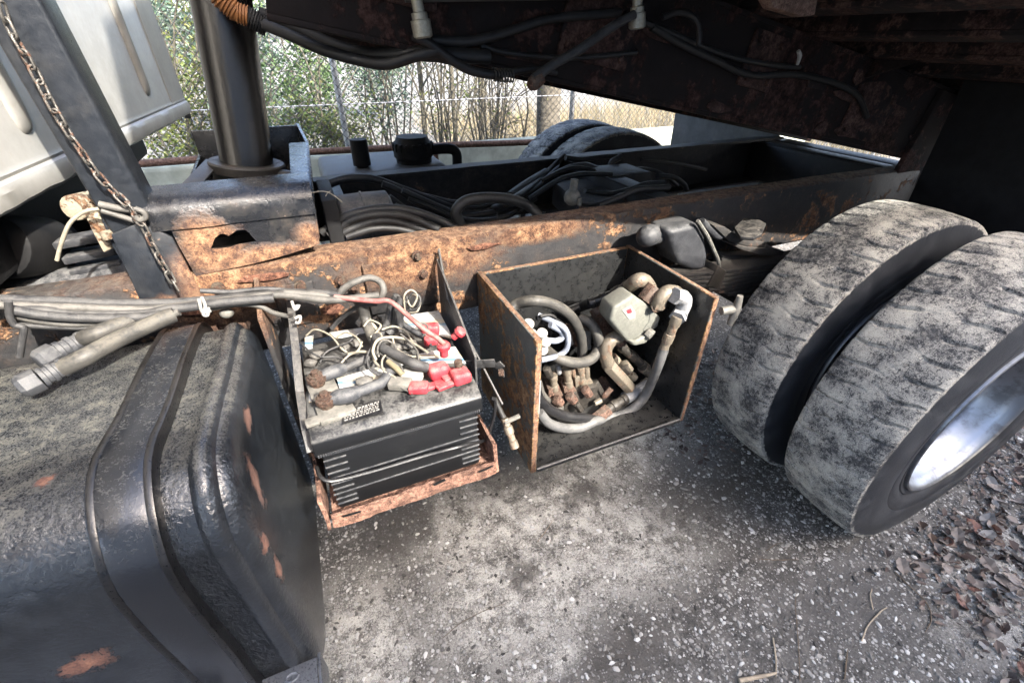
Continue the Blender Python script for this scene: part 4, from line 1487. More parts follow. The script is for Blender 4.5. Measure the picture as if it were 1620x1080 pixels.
TM = ['box_outside', 'box_inside', 'box_edge']
w = 0.018
t = wall([(TX0, TY0, TZ0), (TX0, TY1, TZ0), (TX0, TY1, TZ1), (TX0, TY0, TZ1)], (w, 0, 0), False)
t.obj('wall_panel', TM, tool, bevel=0.004, segs=2)
t = wall([(TX1, TY0, TZ0), (TX1, TY1, TZ0), (TX1, TY1, TZ1), (TX1, TY0, TZ1)], (-w, 0, 0), False)
t.obj('wall_panel', TM, tool, bevel=0.004, segs=2)
t = wall([(TX0 + w + 0.001, TY1, TZ0), (TX1 - w - 0.001, TY1, TZ0), (TX1 - w - 0.001, TY1, TZ1 - 0.003), (TX0 + w + 0.001, TY1, TZ1 - 0.003)], (0, -w, 0), False)
t.obj('wall_panel', TM, tool, bevel=0.003, segs=2)
t = wall([(TX0 + w + 0.001, TY0 + 0.004, TZ0 + 0.002), (TX1 - w - 0.001, TY0 + 0.004, TZ0 + 0.002), (TX1 - w - 0.001, TY1 - w, TZ0 + 0.002), (TX0 + w + 0.001, TY1 - w, TZ0 + 0.002)], (0, 0, 0.010), False)
t.obj('floor', ['box_inside', 'box_inside', 'box_inside'], tool, bevel=0.003)
t = B()
t.cyl((TX0 + w + 0.001, TY0 + 0.005, TZ0 + 0.006), (TX1 - w - 0.001, TY0 + 0.005, TZ0 + 0.006), 0.0095, n=12)
t.obj('rolled_lip', 'box_inside', tool)
t = B()
t.tube([(0.255, 0.860, 0.839), (0.287, 0.850, 0.842), (0.325, 0.840, 0.836), (0.338, 0.835, 0.818), (0.340, 0.835, 0.787)], 0.004, n=4, sm=3)
vs = []
hk = [Vector(q) for q in [(0.260, 0.900, 0.792), (0.302, 0.870, 0.804), (0.329, 0.855, 0.809), (0.341, 0.850, 0.793), (0.342, 0.850, 0.772)]]
t = B()
for a, c in zip(hk, hk[1:]):
    t.bar(a, c, 0.004, 0.030, up=(0, -0.3, 1))
t.obj('latch_strap', 'strap_grey', tool, bevel=0.001)
t = B()
q = Vector((0.330, 0.840, 0.787))
t.hexnut(q, (1, -0.3, 0), 0.010, 0.014)
t.obj('latch_bolt', 'terminal_rust', tool, bevel=0.001)
# twist handle on the right wall
t = B()
hb = Vector((0.957, 0.751, 0.874))
t.cyl(hb, hb + Vector((0.045, -0.01, 0.004)), 0.012, 0.014, n=12)
t.tube([hb + Vector((0.035, -0.012, -0.045)), hb + Vector((0.04, -0.012, 0.0)), hb + Vector((0.04, -0.012, 0.045))], [0.008, 0.013, 0.008], n=10, sm=4)
t.obj('twist_handle', 'lead_grey', tool)
# drain valve hanging between tray and toolbox
dv_ = part('drain_valve')
t = B()
t.cyl((0.325, 0.860, 0.687), (0.337, 0.800, 0.638), 0.008, n=10)
t.obj('hose_tail', 'hose_black', dv_)
t = B()
t.steps((0.330, 0.800, 0.664), (0.341, 0.755, 0.594), [(0, 0.010), (0.25, 0.010), (0.27, 0.013), (0.5, 0.013), (0.52, 0.010), (0.75, 0.010), (0.77, 0.012), (1, 0.012)], n=12)
t.obj('body', 'fitting_tan', dv_, smooth=0.6)
t = B()
t.obox((0.347, 0.790, 0.664), (0.022, 0, 0.004), (0, 0.006, 0), (0, 0, 0.004))
t.obj('lever', 'lead_grey', dv_, bevel=0.002)

# --- wheels
WX, WZ = 1.735, 0.525
prof = [(-0.095, 0.285), (-0.112, 0.300), (-0.1155, 0.314), (-0.1125, 0.318), (-0.119, 0.33), (-0.125, 0.368), (-0.1235, 0.372), (-0.1255, 0.376), (-0.127, 0.41), (-0.125, 0.445), (-0.1205, 0.470), (-0.1185, 0.486)]
half = [(-0.1165, 0.4955), (-0.111, 0.4995)]
NS = 25
tread = []
for k in range(NS):
    s = -1 + 2 * k / (NS - 1)
    tread.append((s * 0.105, 0.507 - 0.006 * s * s))
full = prof + half + tread + [(-y, r) for y, r in reversed(half)] + [(-y, r) for y, r in reversed(prof)]
full = [(y, r * (1.043 if r > 0.45 else 1.0 + 0.043 * max(0.0, (r - 0.30) / 0.15))) for y, r in full]
NA = 1000
NL = 54


def groove(a, y):
    s = y / 0.117
    ph = a * NL / (2 * math.pi)
    ph += 0.13 * math.sin(s * 5.0 + 0.6) + (0.5 if s > 0 else 0.0) + 0.10 * mnoise.noise(Vector((math.cos(a) * 9, math.sin(a) * 9, s * 2)))
    d = abs((ph % 1.0) - 0.5)
    w_ = 0.095 if abs(s) > 0.3 else 0.06
    g = max(0.0, 1.0 - d / w_)
    g = min(1.0, g * 2.5) * (1.0 if abs(s) > 0.30 else 0.25)
    zig = 0.10 + 0.03 * math.sin(a * NL)
    for c in (-0.32, 0.32):
        g = max(g, 0.30 * max(0.0, 1.0 - abs(s - c - zig + 0.1) / 0.05))
    return g * 0.007


vs, fs, mi = [], [], []
m = len(full)
for i in range(NA):
    a = 2 * math.pi * i / NA
    for k, (y, r) in enumerate(full):
        if len(prof) - 2 < k < m - len(prof) + 1:
            r = r - groove(a, y) * (1.0 if abs(y) < 0.116 else 0.6)
            r += mnoise.noise(Vector((math.cos(a) * 14, math.sin(a) * 14, y * 30))) * 0.0012
        x, z = r * math.cos(a), r * math.sin(a)
        vs.append((x, y, max(z, -WZ + 0.001)))
for i in range(NA):
    j = (i + 1) % NA
    for k in range(m - 1):
        fs.append((i * m + k, i * m + k + 1, j * m + k + 1, j * m + k))
        mi.append(0 if len(prof) - 1 <= k < m - len(prof) else 1)
tb = B()
tb.v, tb.f, tb.mi = vs, fs, mi
proto_tyre = tb
rb = B()
rb.lathe_y((0, 0, 0), [(-0.100, 0.276), (-0.112, 0.281), (-0.118, 0.287), (-0.121, 0.292), (-0.119, 0.297), (-0.108, 0.299), (0.0, 0.288), (0.108, 0.299), (0.119, 0.297), (0.121, 0.292), (0.112, 0.281), (0.098, 0.272), (0.0, 0.258), (-0.03, 0.257), (-0.036, 0.262), (-0.06, 0.264), (-0.064, 0.268), (-0.088, 0.270), (-0.100, 0.276)], n=96)
wheels = []
tyre_me = rim_me = None
for k, (yc, nm) in enumerate(((0.462, 'muddy outer tyre on a bright polished rim'), (0.794, 'muddy inner tyre of the near pair'), (2.463, 'far inner tyre'), (2.795, 'far outer tyre'))):
    w_ = part('wheel', nm if k < 2 else None)
    if tyre_me is None:
        o = proto_tyre.obj('tyre', ['tyre_tread', 'tyre_side'], w_, smooth=0.6)
        tyre_me = o.data
        r_ = rb.obj('rim', 'rim_alloy', w_, smooth=0.8)
        rim_me = r_.data
    else:
        o = link('tyre', tyre_me, w_)
        r_ = link('rim', rim_me, w_)
    o.location = (WX, yc, WZ)
    r_.location = (WX, yc, WZ)
    # disc: set deep in the near outer wheel
    d_ = B()
    sgn = 1 if yc in (0.462, 2.463) else -1
    d_.lathe_y((WX, yc, WZ), [(sgn * 0.02, 0.262), (sgn * 0.05, 0.245), (sgn * 0.085, 0.215), (sgn * 0.10, 0.17), (sgn * 0.10, 0.0)], n=48)
    d_.obj('disc', 'rim_alloy', w_, smooth=0.8)
    if k == 0:
        for q in range(10):
            a = 2 * math.pi * q / 10
            c_ = (WX + 0.143 * math.cos(a), yc + 0.098, WZ + 0.143 * math.sin(a))
            t = B()
            t.hexnut(c_, (0, -1, 0), 0.019, 0.032)
            t.obj('lug_nut', 'lead_grey', w_, bevel=0.002)
        t = B()
        t.cyl((WX, yc + 0.10, WZ), (WX, yc - 0.02, WZ), 0.085, 0.075, n=28)
        t.obj('hub_cap', 'lead_grey', w_, bevel=0.006)
t = B()
t.cyl((WX, 0.60, WZ), (WX, 2.66, WZ), 0.07, n=20)
t.ball((WX, 1.63, WZ + 0.03), 0.22, 0.19, 0.24, n=24)
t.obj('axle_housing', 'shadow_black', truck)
# rubber mud flap and inner fender behind the near wheels
t = B()
t.plate([(2.42, 0.34, 0.25), (2.42, 1.12, 0.25), (2.36, 1.12, 1.42), (2.36, 0.34, 1.42)], (0.01, 0, 0))
t.obj('mud_flap', 'rubber_flap', truck, label='black rubber mud flap behind the rear wheels')
t = B()
t.plate([(2.74, 2.10, 0.2), (2.74, 3.05, 0.2), (2.70, 3.05, 1.25), (2.70, 2.10, 1.25)], (0.01, 0, 0))
t.obj('mud_flap', 'tarp_grey', truck)

# --- leaf spring, hanger and clamp above the axle
spr = part('leaf_spring', 'dusty leaf spring pack above the near tyres')
for k in range(8):
    t = B()
    L = 0.72 - k * 0.055
    pts = []
    zc = 0.775 - k * 0.0165
    for j in range(13):
        u = -1 + j / 6
        pts.append((WX + u * L, 0, zc + 0.055 * (u * L / 0.72) ** 2))
    vs = []
    for x, _, z in pts:
        vs += [(x, 1.045, z), (x, 1.125, z), (x, 1.125, z + 0.0135), (x, 1.045, z + 0.0135)]
    fs = [(i * 4 + j, i * 4 + (j + 1) % 4, (i + 1) * 4 + (j + 1) % 4, (i + 1) * 4 + j) for i in range(12) for j in range(4)]
    fs += [(3, 2, 1, 0), (48, 49, 50, 51)]
    fs = [f[::-1] for f in fs]
    t.add(vs, fs)
    t.obj('leaf', 'spring_steel', spr, bevel=0.002)
hang = part('spring_hanger', 'dusty grey cast spring hanger on the frame rail')
t = B()
t.plate([(0.997, 1.060, 0.991), (1.122, 1.060, 1.003), (1.177, 1.060, 0.939), (1.208, 1.060, 0.875), (1.216, 1.060, 0.816), (1.150, 1.060, 0.824), (1.073, 1.060, 0.864), (1.025, 1.060, 0.938)], (0, 0.11, 0))
t.jitter(0.004, 18)
t.obj('body', 'hanger_dusty', hang, bevel=0.022, segs=4)
t = B()
t.cyl((1.030, 1.120, 0.960), (0.951, 1.120, 0.951), 0.034, 0.030, n=20)
t.ball((0.961, 1.100, 0.967), 0.042, 0.036, 0.036, n=14)
t.jitter(0.004, 25)
t.obj('shackle_pin', 'hanger_dusty', hang)
t = B()
t.tube([(1.105, 1.050, 1.014), (1.162, 1.050, 0.957), (1.212, 1.050, 0.896), (1.244, 1.050, 0.856), (1.260, 1.050, 0.826)], 0.0065, n=8, sm=4)
t.obj('u_bolt', 'lead_grey', hang)
t = B()
t.tube([(1.174, 1.100, 0.987), (1.214, 1.100, 0.957), (1.261, 1.100, 0.925), (1.286, 1.100, 0.917)], 0.013, n=10, sm=4)
t.obj('tube', 'hanger_dusty', hang)
t = B()
t.plate([(1.215, 1.040, 0.761), (1.243, 1.040, 0.838), (1.295, 1.040, 0.806), (1.283, 1.040, 0.738)], (0, 0.09, 0))
t.obj('shackle', 'fitting_dark', hang, bevel=0.004)
t = B()
t.plate([(1.322, 1.089, 0.950), (1.436, 1.149, 0.950), (1.478, 1.118, 0.950), (1.459, 1.071, 0.950), (1.366, 1.008, 0.950), (1.303, 0.985, 0.950), (1.274, 1.012, 0.950)], (0, 0, -0.012))
t.jitter(0.004, 20)
t.obj('bump_stop', 'rail_dark', hang, bevel=0.003)
for pts in ([(1.209, 1.080, 0.977), (1.272, 1.080, 0.960), (1.341, 1.080, 0.921), (1.420, 1.080, 0.891), (1.508, 1.080, 0.864), (1.504, 1.080, 0.847), (1.405, 1.080, 0.871), (1.309, 1.080, 0.904)], [(1.292, 1.070, 0.905), (1.406, 1.070, 0.870), (1.522, 1.070, 0.847), (1.609, 1.070, 0.819), (1.605, 1.070, 0.801), (1.483, 1.070, 0.826), (1.381, 1.070, 0.861)]):
    t = B()
    t.plate(pts, (0, 0.08, 0))
    t.jitter(0.004, 20)
    t.obj('spring_seat', 'spring_steel', hang, bevel=0.003)
t = B()
t.plate([(1.348, 1.130, 0.825), (1.671, 1.130, 0.771), (1.729, 1.130, 0.720), (1.526, 1.130, 0.735), (1.385, 1.130, 0.751)], (0, 0.05, 0))
t.obj('clamp_plate', 'spring_steel', hang, bevel=0.003)

# --- between and beyond the rails
t = B()
p0, p1 = Vector((0.124, 1.520, 1.072)), Vector((0.145, 1.520, 1.043))
t.steps((0.055, 1.52, 0.972), (0.225, 1.52, 0.972), [(0.0, 0.03), (0.0, 0.09), (0.06, 0.108), (0.45, 0.11), (0.46, 0.114), (0.49, 0.114), (0.5, 0.11), (0.94, 0.108), (1.0, 0.09), (1.0, 0.02)], n=36)
t.obj('air_tank', 'air_tank', truck, smooth=0.6, label='dusty grey air tank between the rails')
t = B()
t.box((0.012, 1.27, 0.80), (0.05, 1.50, 1.14))
t.obj('hose_bulkhead', 'shadow_black', truck, bevel=0.005)
for pts, r in (([(-0.006, 1.300, 1.046), (0.066, 1.300, 1.083), (0.139, 1.300, 1.094), (0.203, 1.300, 1.089), (0.267, 1.300, 1.069), (0.338, 1.300, 1.033), (0.384, 1.270, 1.006)], 0.012), ([(0.010, 1.290, 1.043), (0.081, 1.290, 1.075), (0.149, 1.290, 1.082), (0.217, 1.290, 1.071), (0.271, 1.290, 1.045), (0.316, 1.260, 1.024)], 0.012),
               ([(0.030, 1.285, 1.037), (0.100, 1.285, 1.060), (0.168, 1.285, 1.063), (0.231, 1.285, 1.042), (0.287, 1.285, 1.014)], 0.011), ([(0.055, 1.280, 1.033), (0.128, 1.280, 1.046), (0.192, 1.280, 1.039), (0.246, 1.280, 1.017)], 0.010),
               ([(0.039, 1.700, 1.072), (0.107, 1.700, 1.087), (0.189, 1.700, 1.082), (0.254, 1.700, 1.056), (0.321, 1.700, 1.020), (0.391, 1.700, 0.975), (0.466, 1.700, 0.938), (0.546, 1.700, 0.918), (0.651, 1.700, 0.919), (0.660, 1.550, 0.986), (0.859, 1.750, 0.977), (1.024, 1.920, 0.986), (1.155, 2.020, 1.022)], 0.014),
               ([(0.226, 1.660, 1.069), (0.279, 1.660, 1.040), (0.344, 1.660, 0.986), (0.415, 1.660, 0.940), (0.498, 1.660, 0.917), (0.600, 1.660, 0.914), (0.707, 1.660, 0.927), (0.779, 1.660, 0.962), (0.931, 1.800, 0.972), (1.075, 1.920, 0.996)], 0.012),
               ([(0.284, 1.620, 1.050), (0.350, 1.620, 1.014), (0.456, 1.620, 0.953), (0.518, 1.620, 0.914), (0.654, 1.620, 0.902), (0.747, 1.620, 0.927)], 0.010), ([(0.325, 1.720, 1.014), (0.410, 1.720, 0.986), (0.487, 1.720, 0.959), (0.554, 1.720, 0.951)], 0.010),
               ([(0.230, 1.580, 1.044), (0.296, 1.580, 0.985), (0.381, 1.580, 0.944), (0.472, 1.580, 0.913), (0.570, 1.580, 0.900)], 0.012),
               ([(0.403, 1.330, 1.004), (0.390, 1.330, 1.048), (0.429, 1.330, 1.078), (0.510, 1.330, 1.077), (0.589, 1.330, 1.060), (0.643, 1.330, 1.033), (0.671, 1.300, 1.005)], 0.017),
               ([(1.124, 1.950, 1.030), (1.215, 1.950, 1.015), (1.326, 1.950, 1.018), (1.441, 1.950, 1.013)], 0.012), ([(0.970, 1.800, 0.996), (1.058, 1.800, 1.023), (1.141, 1.800, 1.026), (1.213, 1.800, 1.002)], 0.011), ([(0.904, 1.750, 0.993), (0.997, 1.750, 1.025), (1.077, 1.750, 1.031), (1.163, 1.750, 1.010)], 0.010),
               ([(0.892, 1.300, 1.017), (0.977, 1.300, 1.036), (1.050, 1.300, 1.054), (1.136, 1.300, 1.050), (1.189, 1.300, 1.048)], 0.011), ([(1.473, 1.700, 0.972), (1.572, 1.700, 0.955), (1.641, 1.700, 0.918), (1.671, 1.700, 0.884)], 0.012), ([(1.313, 1.850, 0.975), (1.316, 1.850, 1.012), (1.342, 1.850, 1.025), (1.359, 1.850, 1.031)], 0.014),
               ([(0.502, 1.270, 1.031), (0.504, 1.270, 1.041), (0.502, 1.270, 1.049)], 0.002), ([(0.235, 1.500, 1.038), (0.306, 1.500, 0.991), (0.389, 1.500, 0.951), (0.478, 1.500, 0.927), (0.573, 1.500, 0.920)], 0.009), ([(0.299, 1.600, 1.025), (0.390, 1.600, 0.979), (0.486, 1.600, 0.930), (0.592, 1.600, 0.910), (0.702, 1.600, 0.922), (0.851, 1.700, 0.936)], 0.008),
               ([(0.215, 1.700, 1.066), (0.299, 1.700, 1.040), (0.393, 1.700, 0.994), (0.500, 1.700, 0.944), (0.602, 1.700, 0.931), (0.702, 1.700, 0.946)], 0.008), ([(0.772, 1.600, 0.972), (0.857, 1.600, 1.014), (0.928, 1.600, 1.038), (1.018, 1.600, 1.043), (1.145, 1.600, 1.031)], 0.010), ([(0.929, 1.450, 1.025), (1.019, 1.450, 1.004), (1.109, 1.450, 1.006), (1.199, 1.450, 1.022), (1.295, 1.450, 1.019)], 0.009),
               ([(1.307, 1.750, 0.983), (1.395, 1.750, 0.997), (1.492, 1.750, 0.981), (1.578, 1.750, 0.943), (1.650, 1.750, 0.897)], 0.010), ([(1.196, 1.800, 1.004), (1.302, 1.800, 1.002), (1.418, 1.800, 0.969), (1.525, 1.800, 0.921)], 0.008), ([(1.565, 1.950, 0.987), (1.694, 1.950, 0.969), (1.842, 1.950, 0.941), (2.026, 1.950, 0.899)], 0.009), ([(0.847, 1.400, 1.006), (0.918, 1.400, 0.986), (0.988, 1.400, 0.990), (1.058, 1.400, 1.012)], 0.007)):
    hose('hose', pts, r, 'hose_black')
t = B()
t.tube([(0.714, 1.660, 0.969), (0.832, 1.760, 0.977), (0.997, 1.900, 0.985)], [0.022, 0.024, 0.020], n=10, sm=4)
t.obj('wrapped_harness', 'cable_grey', truck)
t = B()
t.plate([(x, y, 0.965) for x, y in ((0.93, 1.42), (1.06, 1.36), (1.22, 1.58), (1.20, 1.80), (1.0, 1.84))], (0, 0, -0.11))
t.obj('valve_housing', 'rail_dark', truck, bevel=0.012)
t = B()
t.box((1.16, 1.62, 0.95), (1.38, 1.82, 1.015))
t.jitter(0.008, 12)
t.obj('mount_plate', 'rail_dark', truck, bevel=0.006)
t = B()
q = Vector((0.821, 1.360, 1.037))
t.ball(q, 0.030, 0.03, 0.03, n=12)
t.cyl(q + Vector((0, 0, 0.01)), q + Vector((0.005, 0, 0.06)), 0.014, n=10)
t.cyl(q + Vector((0.012, -0.03, -0.02)), q + Vector((0.012, -0.03, 0.005)), 0.008, n=8)
t.obj('relay_valve', 'lead_grey', truck, bevel=0.0)
# far reservoir with filler cap and elbow
res = part('reservoir', 'grey far side reservoir with black filler cap')
t = B()
t.box((0.05, 2.16, 0.55), (0.62, 2.62, 0.995))
t.obj('tank_body', 'tank_far', res, bevel=0.03, segs=4)
t = B()
c_ = Vector((0.482, 2.300, 0.975))
prof_ = [(0.0, 0.078), (0.25, 0.080), (0.52, 0.086), (0.55, 0.093), (0.8, 0.093), (0.84, 0.086), (1.0, 0.072)]
t.steps(c_ - Vector((0, 0, 0.06)), c_ + Vector((0, 0, 0.135)), prof_, n=36)
t.obj('filler_cap', 'shadow_black', res, smooth=0.5)
for k in range(18):
    a = 2 * math.pi * k / 18
    s_ = B()
    s_.obox(c_ + Vector((0.09 * math.cos(a), 0.09 * math.sin(a), 0.092)), (0.007 * math.cos(a), 0.007 * math.sin(a), 0), (-0.006 * math.sin(a), 0.006 * math.cos(a), 0), (0, 0, 0.017))
    s_.obj('cap_grip', 'shadow_black', res, bevel=0.001)
t = B()
t.tube([(0.574, 2.280, 1.047), (0.631, 2.280, 1.047), (0.672, 2.280, 1.040), (0.692, 2.280, 1.016), (0.691, 2.280, 0.957)], 0.024, n=14, sm=5)
t.obj('vent_elbow', 'shadow_black', res, smooth=1.2)
t = B()
c_ = Vector((0.234, 2.280, 1.025))
t.steps(c_ + Vector((0, 0, -0.07)), c_ + Vector((0, 0, 0.09)), [(0, 0.026), (0.3, 0.026), (0.31, 0.040), (1.0, 0.038)], n=20)
t.obj('breather_cap', 'shadow_black', res, smooth=0.5)

# ------------------------------------------------------------------ batteries
def battery(y0, y1, label, front):
    x0, x1, z0, z1 = -0.118, 0.252, 0.585, 0.825
    root = thing('truck_battery', ((x0 + x1) / 2, (y0 + y1) / 2, z0), label, 'battery', 'batteries in the rusty tray')
    b = B()
    b.box((x0 + 0.012, y0 + 0.008, z0), (x1 - 0.012, y1 - 0.008, 0.770))
    b.obj('case', 'battery_black', root, bevel=0.006)
    b = B()
    prof = [(y0 + 0.002, 0.768), (y0, 0.775), (y0, 0.806), (y0 + 0.004, 0.812), (y0 + 0.018, 0.818), (y0 + 0.03, z1), (y1 - 0.03, z1), (y1 - 0.004, 0.812), (y1, 0.806), (y1, 0.775), (y1 - 0.002, 0.768)]
    vs, fs = sweep_x(prof, [x0, x1], 0)
    b.add(vs, [f[::-1] for f in fs])
    b.obj('lid', 'battery_black', root, bevel=0.004)
    if front:
        for z in (0.638, 0.690, 0.7665):
            t = B()
            t.box((x0 + 0.010, y0 + 0.0045, z), (x1 - 0.010, y0 + 0.008, z + 0.0035))
            t.obj('moulded_line', 'boot_grey', root, bevel=0.0008)
        for z in (0.605, 0.622, 0.655, 0.673, 0.708, 0.728, 0.748):
            for xa, xb in ((x0 + 0.012, x0 + 0.058), (x1 - 0.058, x1 - 0.012)):
                t = B()
                t.box((xa, y0 + 0.0035, z), (xb, y0 + 0.008, z + 0.003))
                t.obj('moulded_rib', 'boot_grey', root, bevel=0.0008)
        n_ = 74
        t = B()
        for k in range(n_):
            x = x0 + 0.006 + (x1 - x0 - 0.012) * k / n_
            t.box((x, y0 - 0.0025, 0.7705), (x + 0.0026, y0 + 0.002, 0.7765))
        t.obj('ribbed_edge', 'boot_grey', root, smooth=0, kind='stuff')
        # printed plate on the lid and lettering blocks too small to read
        t = B()
        p = [Vector(q) for q in [(-0.048, 0.797, 0.829), (0.035, 0.804, 0.829), (0.033, 0.762, 0.829), (-0.050, 0.760, 0.829)]]
        t.plate(p, (0, 0, -0.003))
        pl = t.obj('maker_plate', 'hose_clean', root)
        u, w = (p[1] - p[0]), (p[3] - p[0])
        t = B()
        for r_ in range(5):
            k = 0.05
            while k < 0.93:
                L = random.uniform(0.02, 0.09)
                c0_ = p[0] + u * k + w * (0.12 + r_ * 0.17)
                hh = w * (0.09 if r_ % 2 else 0.12)
                uu = u * min(L, 0.95 - k)
                t.add([c0_ + Vector((0, 0, 0.0012)), c0_ + uu + Vector((0, 0, 0.0012)), c0_ + uu + hh + Vector((0, 0, 0.0012)), c0_ + hh + Vector((0, 0, 0.0012))], [(3, 2, 1, 0)])
                k += L + random.uniform(0.015, 0.04)
        t.obj('small_print', 'white_dirty', pl, smooth=0, kind='stuff')
    return root


bat1 = battery(0.742, 0.928, 'front black battery with ribbed lower case and printed plate on its lid', True)
bat2 = battery(0.937, 1.123, 'rear black battery against the rail, buried under cables and labels', False)


def on(parent, name, bb, m, **k):
    return bb.obj(name, m, parent, **k)


# terminals with rusty posts and lead clamps
for par, pt, bs in ((bat1, (-0.074, 0.819, 0.852), (-0.081, 0.812, 0.828)), (bat2, (-0.086, 0.897, 0.856), (-0.094, 0.929, 0.828))):
    t = B()
    c_ = Vector(pt)
    t.steps(c_ + Vector((0, 0, -0.03)), c_ + Vector((0, 0, 0.022)), [(0, 0.016), (0.5, 0.015), (0.52, 0.021), (0.72, 0.021), (0.74, 0.010), (1, 0.009)], n=10)
    t.hexnut(c_ + Vector((0, 0, 0.002)), (0, 0, 1), 0.0165, 0.011)
    on(par, 'terminal_post', t, 'terminal_rust', smooth=0.5)
    t = B()
    t.obox(c_ + Vector((0.008, -0.016, -0.022)), (0.030, 0.004, 0), (-0.004, 0.028, 0), (0, 0, 0.007))
    on(par, 'terminal_clamp', t, 'lead_grey', bevel=0.004)
for par, pt in ((bat2, (-0.016, 1.033, 0.836), ), (bat2, (0.015, 1.042, 0.838)), (bat2, (-0.082, 1.019, 0.840)), (bat2, (-0.098, 0.994, 0.838)), (bat2, (0.140, 0.978, 0.838)), (bat2, (0.110, 0.983, 0.838)), (bat1, (0.010, 0.874, 0.836))):
    t = B()
    t.ball(pt, random.uniform(0.012, 0.022), random.uniform(0.012, 0.02), 0.011, n=12)
    t.jitter(0.004, 70)
    on(par, 'vent_cap', t, 'cable_pale')
for par, pts in ((bat2, [(-0.046, 1.137, 0.828), (0.045, 1.128, 0.828), (0.045, 1.098, 0.828), (-0.030, 1.098, 0.828)]), (bat2, [(0.157, 1.146, 0.829), (0.260, 1.135, 0.829), (0.258, 1.022, 0.829), (0.253, 0.976, 0.829), (0.154, 1.084, 0.829)]), (bat1, [(-0.047, 0.920, 0.829), (0.056, 0.928, 0.829), (0.063, 0.892, 0.829), (0.036, 0.873, 0.829), (-0.043, 0.865, 0.829)]), (bat2, [(0.154, 0.942, 0.829), (0.249, 0.938, 0.829), (0.252, 0.858, 0.829), (0.152, 0.901, 0.829)]),
                 (bat2, [(-0.108, 1.140, 0.827), (-0.085, 1.143, 0.827), (-0.092, 1.079, 0.827), (-0.109, 1.079, 0.827)]), (bat1, [(-0.110, 0.896, 0.827), (-0.100, 0.881, 0.827), (-0.101, 0.859, 0.827), (-0.111, 0.860, 0.827)])):
    t = B()
    t.plate(pts, (0, 0, -0.002))
    on(par, 'paper_label', t, 'label_paper')
t = B()
t.obox((-0.071, 0.790, 0.832), (0.05, 0.006, 0), (-0.002, 0.012, 0), (0, 0, 0.004))
on(bat1, 'lid_step', t, 'lead_grey', bevel=0.002)


def cable(name, label, segs, cat, group=None):
    """segs: (part name, points, radius, material)"""
    p0 = segs[0][1][0]
    root = thing(name, p0, label, cat, group)
    for nm, pts, r, m in segs:
        t = B()
        t.tube(pts, r, n=10, sm=5)
        t.obj(nm, m, root, smooth=1.2)
    return root


cable('battery_cable', 'grey booted cable clamped to the rear of the two rusty battery posts', [
    ('lug_boot', [(-0.083, 0.896, 0.856), (-0.063, 0.906, 0.856), (-0.042, 0.912, 0.856), (-0.025, 0.920, 0.852)], [0.010, 0.016, 0.0165, 0.013], 'boot_grey'),
    ('cable', [(-0.029, 0.920, 0.852), (0.003, 0.930, 0.852), (0.030, 0.939, 0.852), (0.054, 0.951, 0.860), (0.059, 1.014, 0.870), (0.055, 1.079, 0.880), (0.056, 1.119, 0.900)], 0.0105, 'cable_grey')], 'cable')
cable('battery_cable', 'dark booted cable clamped to the front rusty battery post', [
    ('lug_boot', [(-0.072, 0.816, 0.852), (-0.049, 0.819, 0.852), (-0.027, 0.818, 0.852), (-0.007, 0.824, 0.850)], [0.010, 0.018, 0.019, 0.015], 'boot_grey'),
    ('cable', [(-0.011, 0.824, 0.850), (0.019, 0.828, 0.850), (0.048, 0.839, 0.848), (0.070, 0.866, 0.850)], 0.0125, 'boot_grey')], 'cable')
cable('battery_cable', 'thick grey cable running into the front red terminal boot', [
    ('cable', [(0.063, 0.989, 0.875), (0.069, 0.936, 0.875), (0.085, 0.908, 0.875), (0.106, 0.872, 0.875), (0.127, 0.838, 0.875), (0.150, 0.837, 0.860)], 0.0125, 'cable_grey')], 'cable')
cable('battery_cable', 'pale looped cable arching up against the rail above the batteries', [
    ('cable', [(-0.116, 1.082, 0.990), (-0.054, 1.068, 0.980), (-0.009, 1.066, 0.965), (0.016, 1.062, 0.985), (0.047, 1.057, 1.000), (0.081, 1.065, 1.000), (0.103, 1.050, 0.990), (0.105, 1.038, 0.970), (0.091, 1.041, 0.950)], 0.0085, 'cable_pale')], 'cable')
cable('battery_cable', 'twin grey cables dropping from the harness onto the rear battery', [
    ('cable', [(0.134, 1.020, 0.960), (0.116, 1.027, 0.930), (0.102, 1.024, 0.890), (0.077, 1.014, 0.865), (0.062, 0.976, 0.860)], 0.0105, 'cable_grey'),
    ('cable', [(0.143, 1.008, 0.960), (0.127, 1.006, 0.930), (0.119, 1.018, 0.885), (0.095, 1.007, 0.865)], 0.0105, 'cable_grey'),
    ('cable', [(0.153, 1.007, 0.950), (0.135, 1.025, 0.900), (0.126, 1.018, 0.860)], 0.009, 'cable_grey')], 'cable')
cable('battery_cable', 'dark corrugated sleeve beside the twin grey cables', [
    ('sleeve', [(0.050, 1.053, 0.940), (0.051, 1.052, 0.900), (0.053, 1.023, 0.875), (0.060, 0.985, 0.860)], 0.014, 'hose_grey'),
    ('wire', [(0.055, 1.050, 0.905), (0.069, 1.023, 0.880), (0.077, 0.991, 0.870)], 0.004, 'wire_white')], 'cable')
cable('battery_cable', 'thin grey lead bowing across the rear battery label', [
    ('cable', [(0.080, 1.020, 0.950), (0.038, 1.060, 0.930), (-0.003, 1.112, 0.880), (-0.036, 1.128, 0.845)], 0.006, 'cable_grey')], 'cable')
cable('battery_cable', 'dark cable curving over the white label toward the red boots', [
    ('cable', [(0.135, 1.046, 0.870), (0.153, 1.006, 0.865), (0.173, 0.974, 0.860), (0.189, 0.930, 0.855)], 0.0075, 'boot_grey')], 'cable')
